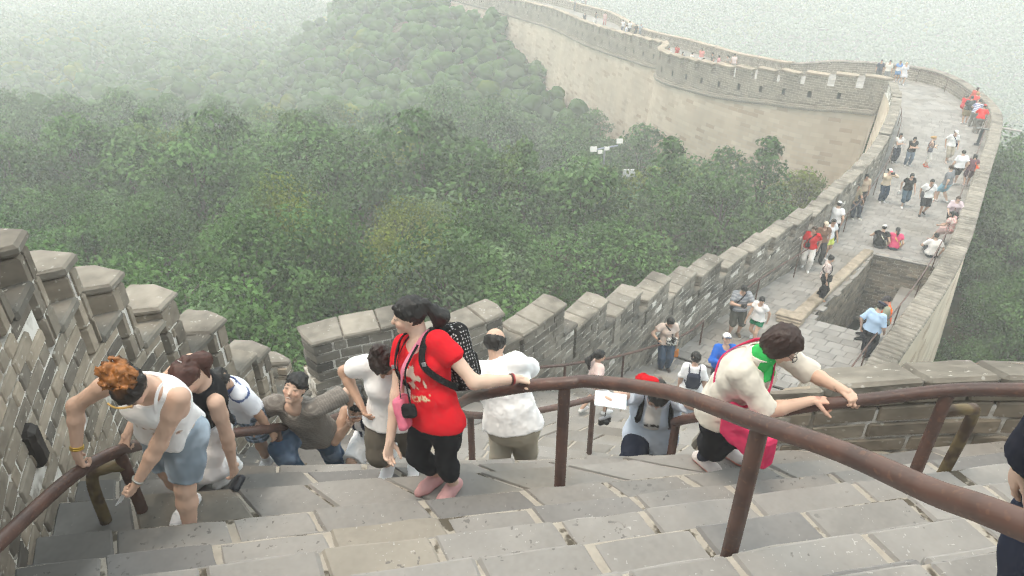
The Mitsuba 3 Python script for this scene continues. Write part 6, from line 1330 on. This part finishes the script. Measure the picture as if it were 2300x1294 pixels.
walker((14.39, 27.24, -13.10), 175, 1.62, 'woman in beige top and dark cropped trousers beside the man in khaki', ('bob', BLACK), ((0.56, 0.45, 0.34), 0.6), ((0.05, 0.045, 0.05), 1.5), (0.3, 0.2, 0.15), 'stand', skin='b')
walker((15.85, 28.28, -13.30), 178, 1.62, 'woman in cream vest, jeans and white cap taking a photo', ('tail', BLACK, 0.2), ((0.68, 0.58, 0.45), 1.5), ((0.035, 0.06, 0.11), 2), (0.72, 0.72, 0.72), 'camera', hat=((0.78, 0.74, 0.74), dict(brim=(0.72, 0.05, 0.08))), extra=[camera('camera raised to the face of the woman in the white cap')])
walker((16.54, 27.77, -13.27), 172, 1.60, 'woman in black T-shirt and cropped jeans carrying a white plastic bag', ('bob', BLACK), ((0.018, 0.018, 0.02), 0.5), ((0.07, 0.12, 0.17), 1.5), (0.72, 0.72, 0.72), 'walk', extra=[held(0, (0.72, 0.72, 0.72), 'white plastic bag in the hand of the woman in black', (0.08, 0.04, 0.10), 'plastic_bag', 0.12)])
walker((16.82, 26.76, -13.19), 165, 1.70, 'man in white T-shirt and black shorts with grey shoulder bag striding', ('short', BLACK), ((0.80, 0.80, 0.81), 0.7), ((0.03, 0.032, 0.038), 1.0), (0.05, 0.05, 0.055), 'walk', bots={'name': 'shorts', 'flare': 0.03}, skin='b', extra=[bag(1, (0.10, 0.10, 0.11), 'grey shoulder bag of the striding man in white', (0.12, 0.05, 0.11), 0.06)])
walker((18.63, 28.55, -13.45), 28, 1.78, 'heavy man in grey polo shirt and pale blue shorts, white trainers', ('short', BR), ((0.20, 0.21, 0.23), 0.8), ((0.25, 0.42, 0.52), 1.05), (0.76, 0.76, 0.76), 'walk', girth=1.22, bots={'name': 'shorts', 'flare': 0.03}, skin='c')
walker((20.55, 31.05, -13.74), -12, 1.78, 'tall man in white T-shirt and black shorts walking away', ('short', BLACK), ((0.79, 0.80, 0.83), 0.7), ((0.02, 0.02, 0.025), 1.0), (0.7, 0.7, 0.7), 'walk', girth=1.12, bots={'name': 'shorts', 'flare': 0.03})
walker((21.03, 30.91, -13.74), -20, 1.64, 'woman in plum dress with long hair and orange-red bag', ('long', BLACK, 0.25), ((0.16, 0.08, 0.10), 0.4), ((0.14, 0.08, 0.10), 0.9), (0.6, 0.5, 0.5), 'walk', bots={'skirt': 0.9, 'name': 'skirt'}, extra=[bag(1, (0.80, 0.10, 0.03), 'orange-red shoulder bag of the woman in plum', (0.13, 0.06, 0.12), 0.02, cross=False, fwd=-0.05)])
walker((22.25, 34.81, -14.12), 176, 1.78, 'man in white T-shirt and white cap with navy sash strap', ('short', BLACK), ((0.80, 0.80, 0.80), 0.7), ((0.42, 0.38, 0.31), 1.4), (0.5, 0.4, 0.35), 'walk', hat=((0.8, 0.8, 0.78), {}), extra=[bag(-1, (0.03, 0.035, 0.08), 'navy bag on the man with the white cap', (0.08, 0.04, 0.08), 0.08)])
walker((20.66, 33.88, -13.98), -118, 1.66, 'blonde woman in patterned vest top and white cropped trousers', ('tail', BLOND, 0.12), (lambda q, v: np.where((vnoise(v*26) > 0.5)[:, None], (0.32, 0.16, 0.13), (0.48, 0.42, 0.34)), 0), ((0.70, 0.67, 0.63), 1.5), (0.6, 0.12, 0.08), 'fold', skin='c', extra=[bag(1, (0.10, 0.11, 0.15), 'slate bag at the side of the blonde woman', (0.10, 0.05, 0.10), 0.04, cross=False)])
walker((19.77, 33.90, -13.95), 170, 1.58, 'woman in black top with red checked shirt over her arms', ('bob', BLACK), ((0.03, 0.028, 0.03), 0.5), ((0.14, 0.18, 0.24), 2), (0.6, 0.6, 0.6), 'fold', tops={'hem': 0.10})
walker((19.28, 34.36, -13.95), 178, 1.60, 'woman with long black hair, white T-shirt and dark jeans, arms folded', ('long', BLACK, 0.30), (lambda q, v: np.where((np.abs(q[:, 0]) < 0.09)[:, None] & (q[:, 2] < 0.12)[:, None], (0.22, 0.23, 0.25), (0.76, 0.76, 0.76)), 0.5), ((0.05, 0.06, 0.09), 2), (0.5, 0.5, 0.52), 'fold')
walker((27.03, 40.49, -14.66), -35, 1.76, 'man in red shirt and red cap bending over the parapet', ('short', BR), ((0.74, 0.03, 0.03), 0.8), ((0.20, 0.18, 0.16), 2), (0.2, 0.18, 0.16), 'lean', hat=((0.72, 0.03, 0.03), {}), girth=1.1)
walker((27.47, 41.79, -14.74), -50, 1.76, 'man in blue and white striped shirt leaning on the parapet', ('short', BLACK), (stripes((0.08, 0.10, 0.30), (0.74, 0.74, 0.78), 0.10, 0.45), 0.8), ((0.20, 0.19, 0.17), 2), (0.2, 0.2, 0.2), 'lean')
walker((27.41, 42.41, -14.76), -18, 1.78, 'man in dark green T-shirt and khaki shorts seen from behind', ('short', BLACK), ((0.05, 0.06, 0.06), 0.75), ((0.36, 0.29, 0.17), 1.05), (0.7, 0.7, 0.7), 'stand', girth=1.2, bots={'name': 'shorts', 'flare': 0.03})
walker((28.14, 44.05, -14.85), -60, 1.66, 'woman in red vest and sunglasses behind the man in dark green', ('tail', BR, 0.15), ((0.62, 0.05, 0.06), 0.3), ((0.5, 0.04, 0.05), 1.0), (0.1, 0.1, 0.1), 'perch')
walker((28.72, 44.08, -14.86), -70, 1.62, 'blond woman in red and cream top beside the striped shirt', ('bob', BLOND), ((0.70, 0.10, 0.09), 0.4), ((0.55, 0.52, 0.48), 1.2), (0.3, 0.3, 0.3), 'stand', skin='c')
walker((29.10, 45.08, -14.90), -80, 1.70, 'dark-haired person half hidden in the group at the parapet', ('long', BR, 0.15), ((0.45, 0.10, 0.08), 0.5), ((0.1, 0.1, 0.12), 2), (0.1, 0.1, 0.1), 'lean')
walker((28.17, 53.03, -15.25), 165, 1.62, 'woman in white top and blue skirt at the bend of the walkway', ('tail', BLACK, 0.2), (lambda q, v: np.where((q[:, 2] > 0.16)[:, None], (0.16, 0.30, 0.60), (0.78, 0.78, 0.80)), 0.5), ((0.14, 0.26, 0.46), 0.75), (0.6, 0.5, 0.45), 'stand', bots={'skirt': 0.7, 'name': 'skirt'})
walker((28.19, 52.18, -15.20), 172, 1.68, 'blonde woman in pale grey dress with a white bag at the bend', ('long', BLOND, 0.18), ((0.66, 0.66, 0.70), 1.0), ((0.64, 0.64, 0.68), 0.8), (0.75, 0.75, 0.75), 'walk', bots={'skirt': 0.8, 'name': 'skirt'}, skin='c', extra=[held(1, (0.76, 0.76, 0.76), 'white bag in the hand of the blonde woman in grey', (0.08, 0.04, 0.13), 'tote_bag', 0.14)])
walker((27.34, 52.85, -15.27), 150, 1.72, 'person in cream shirt just behind the corner merlon', ('short', BLACK), ((0.70, 0.68, 0.62), 0.8), ((0.2, 0.2, 0.2), 2), BLK, 'stand')
walker((26.87, 53.18, -15.30), 160, 1.70, 'dark-haired person in navy behind the corner merlon', ('short', BLACK), ((0.05, 0.06, 0.09), 0.8), ((0.1, 0.1, 0.1), 2), BLK, 'stand')
# far rampart
G = 'tiny people on the far rampart'
FARP = [((13.93, 65.24, -17.29), (0.78, 0.78, 0.78), (0.10, 0.10, 0.12), 'white-shirted walker behind the far merlons, apart from the rest'), ((14.96, 66.81, -17.38), (0.50, 0.06, 0.05), (0.08, 0.08, 0.1), 'red-shirted walker on the far rampart beside the white one'), ((14.55, 62.71, -17.04), (0.10, 0.10, 0.11), (0.1, 0.1, 0.1), 'dark-clothed figure low behind the far merlons'),
        ((15.20, 62.15, -16.96), (0.78, 0.78, 0.80), (0.15, 0.15, 0.18), 'white-shirted figure with black hair mid-way along the far parapet'), ((16.50, 64.02, -17.09), (0.72, 0.30, 0.28), (0.7, 0.68, 0.66), 'figure in red and white beside the far inner parapet'), ((15.50, 59.39, -16.68), (0.76, 0.76, 0.76), (0.2, 0.2, 0.2), 'white-shirted figure close behind a far merlon gap'),
        ((16.75, 61.24, -16.79), (0.11, 0.10, 0.09), (0.1, 0.1, 0.1), 'dark-clothed figure in the far group by the bend'), ((16.95, 59.97, -16.66), (0.62, 0.30, 0.32), (0.2, 0.2, 0.22), 'pink-shirted figure in the far group by the bend'), ((17.73, 60.16, -16.64), (0.34, 0.30, 0.26), (0.07, 0.07, 0.09), 'brown-shirted figure at the end of the far group'), ((18.26, 60.21, -16.62), (0.72, 0.60, 0.58), (0.55, 0.5, 0.48), 'pale pink figure standing last in the far group'),
        ((12.61, 85.24, -19.03), (0.76, 0.76, 0.78), (0.12, 0.12, 0.16), 'white-shirted climber on the distant slope'), ((12.45, 81.51, -18.76), (0.66, 0.70, 0.76), (0.1, 0.1, 0.14), 'pale blue-shirted climber on the distant slope'), ((13.14, 83.65, -18.91), (0.74, 0.74, 0.74), (0.1, 0.1, 0.12), 'white-shirted climber beside the pale blue one on the distant slope'), ((13.58, 81.94, -18.76), (0.05, 0.05, 0.06), (0.05, 0.05, 0.06), 'black-clothed climber on the distant slope'),
        ((14.07, 81.94, -18.76), (0.40, 0.44, 0.50), (0.2, 0.22, 0.26), 'grey-shirted climber by the inner parapet of the distant slope'), ((11.28, 91.47, -19.47), (0.66, 0.45, 0.44), (0.55, 0.3, 0.3), 'walker in red and white higher on the distant slope'), ((10.22, 91.66, -19.51), (0.16, 0.14, 0.13), (0.7, 0.7, 0.7), 'walker in dark top and pale trousers on the distant slope'), ((8.82, 91.84, -19.55), (0.12, 0.12, 0.13), (0.1, 0.1, 0.1), 'dark figure close to the distant battlement'),
        ((8.69, 104.91, -20.50), (0.20, 0.18, 0.18), (0.12, 0.12, 0.13), 'dark figure at the hazy top of the rampart'), ((10.35, 106.96, -20.57), (0.60, 0.50, 0.50), (0.3, 0.3, 0.32), 'pale pink figure at the hazy top of the rampart'), ((10.01, 108.11, -20.70), (0.70, 0.70, 0.72), (0.15, 0.15, 0.17), 'white figure at the hazy top of the rampart')]
for i, (p, tc, bc, lab) in enumerate(FARP):
    walker(p, float(_cr.uniform(0, 360)), float(_cr.uniform(1.55, 1.75)), lab, (['short', 'bob', 'tail'][i % 3], BLACK, 0.2), (tc, 0.6), (bc, [2, 2, 1][i % 3]), (0.3, 0.3, 0.3), ['walk', 'stand'][i % 2], group=G)
# ---------------------------------------------------------------- small things of the place
def bx(c, h, R=np.eye(3), bev=0.004):
    c, h = np.asarray(c, float), np.asarray(h, float); return fix(block(np.array([[[c+(np.array([a, b, e])*h)@R for e in (-1, 1)] for b in (-1, 1)] for a in (-1, 1)]), bev))
def paint(key, m, col, mat='smooth_goods'): return put(key, m, mat, color=np.tile(col, (len(m.vertices), 1)))
x, y = 25.9, 38.3; z = ground(x, y); Rr = Rz(-32).T
k = paint('information_stand', bx((x, y, z+0.45), (0.07, 0.05, 0.45), Rr), (0.04, 0.055, 0.075)); say(k, 'dark post with a slanted grey panel standing by the parapet rail', 'information stand')
paint(f'{k}__panel', bx((x-0.03, y-0.06, z+0.97), (0.30, 0.20, 0.02), Rx(25)@Rr), (0.30, 0.31, 0.31)); paint(f'{k}__base', bx((x, y, z+0.03), (0.16, 0.13, 0.03), Rr), (0.04, 0.05, 0.06))
s_ = R_WALK.find((27.4, 40.0)); a = R_WALK.off(s_, 0.45, zR2(s_)+0.62); b = R_WALK.off(s_, 1.55, zR2(s_)+0.60)
k = paint('drain_spout', tube([a, b], 0.06, 10), (0.45, 0.43, 0.40), 'cloth'); say(k, 'pale pipe spout sticking out of the parapet over the drop', 'spout')
# floodlights on a pole in the forest below the rampart
b = np.array([6.9, 51.0, 0.0]); b[2] = land(b[0], b[1]); q = b+[0, 0, 8.0]
k = paint('floodlight_mast', tube([b-[0, 0, 0.5], q], 0.07, 8), (0.34, 0.36, 0.36)); say(k, 'mast with white floodlights rising out of the trees below the rampart', 'floodlight mast')
paint(f'{k}__crossbar', tube([q+[-0.9, 0, -0.12], q+[1.0, 0.1, 0.2]], 0.06, 8), (0.30, 0.34, 0.42))
for dx, dz, sc in ((-0.85, 0.0, 1.0), (-0.35, -0.22, 0.7), (0.15, 0.05, 0.7), (1.05, 0.62, 0.9)): paint(f'{k}__floodlight', bx(q+[dx, -0.12, dz], (0.24*sc, 0.14, 0.20*sc), Rx(20)), (0.78, 0.78, 0.76))
b = np.array([8.3, 47.8, 0.0]); b[2] = land(b[0], b[1]); k = paint('sign_board', bx(b+[0, 0, 6.6], (0.42, 0.04, 0.26)), (0.74, 0.75, 0.74)); say(k, 'small white board on a post among the trees', 'sign'); paint(f'{k}__post', tube([b-[0, 0, 0.3], b+[0, 0.06, 6.7]], 0.05, 8), (0.3, 0.3, 0.3))
b = np.array([36.5, 39.5, 0.0]); b[2] = land(b[0], b[1])
k = paint('hut', bx(b+[0, 0, 2.2], (1.3, 1.1, 2.4)), (0.38, 0.34, 0.28), 'cloth'); say(k, 'hut with a pale roof among the trees beyond the plain parapet', 'hut'); paint(f'{k}__roof', bx(b+[0, 0, 4.72], (1.6, 1.4, 0.09), Ry(8)), (0.50, 0.50, 0.50), 'cloth')
s_ = L_STAIR.find((-2.84, 3.1)); c = np.array([[[L_STAIR.off(s_+a, d, zL1(s_)+z) for z in (0.42, 0.70)] for d in (-0.1, 0.05)] for a in (-0.06, 0.08)])
k = put('parapet_wall__drain_stone', worn(block(c, 0.03), 2, 0.02, 9), 'dark_iron')
# ---------------------------------------------------------------- haze
scene['haze_air'] = {'type': 'homogeneous', 'albedo': rgb(0.970, 0.988, 0.986), 'sigma_t': HAZE}
_z0, _z1 = LAND_MIN-1.0, 28.0
scene['haze'] = {'type': 'cube', 'to_world': T().translate([0, 40, (_z0+_z1)/2]).scale([760, 760, (_z1-_z0)/2]), 'bsdf': {'type': 'null'}, 'interior': {'type': 'ref', 'id': 'haze_air'}}
say('haze', 'pale morning haze filling the valley', kind='stuff')
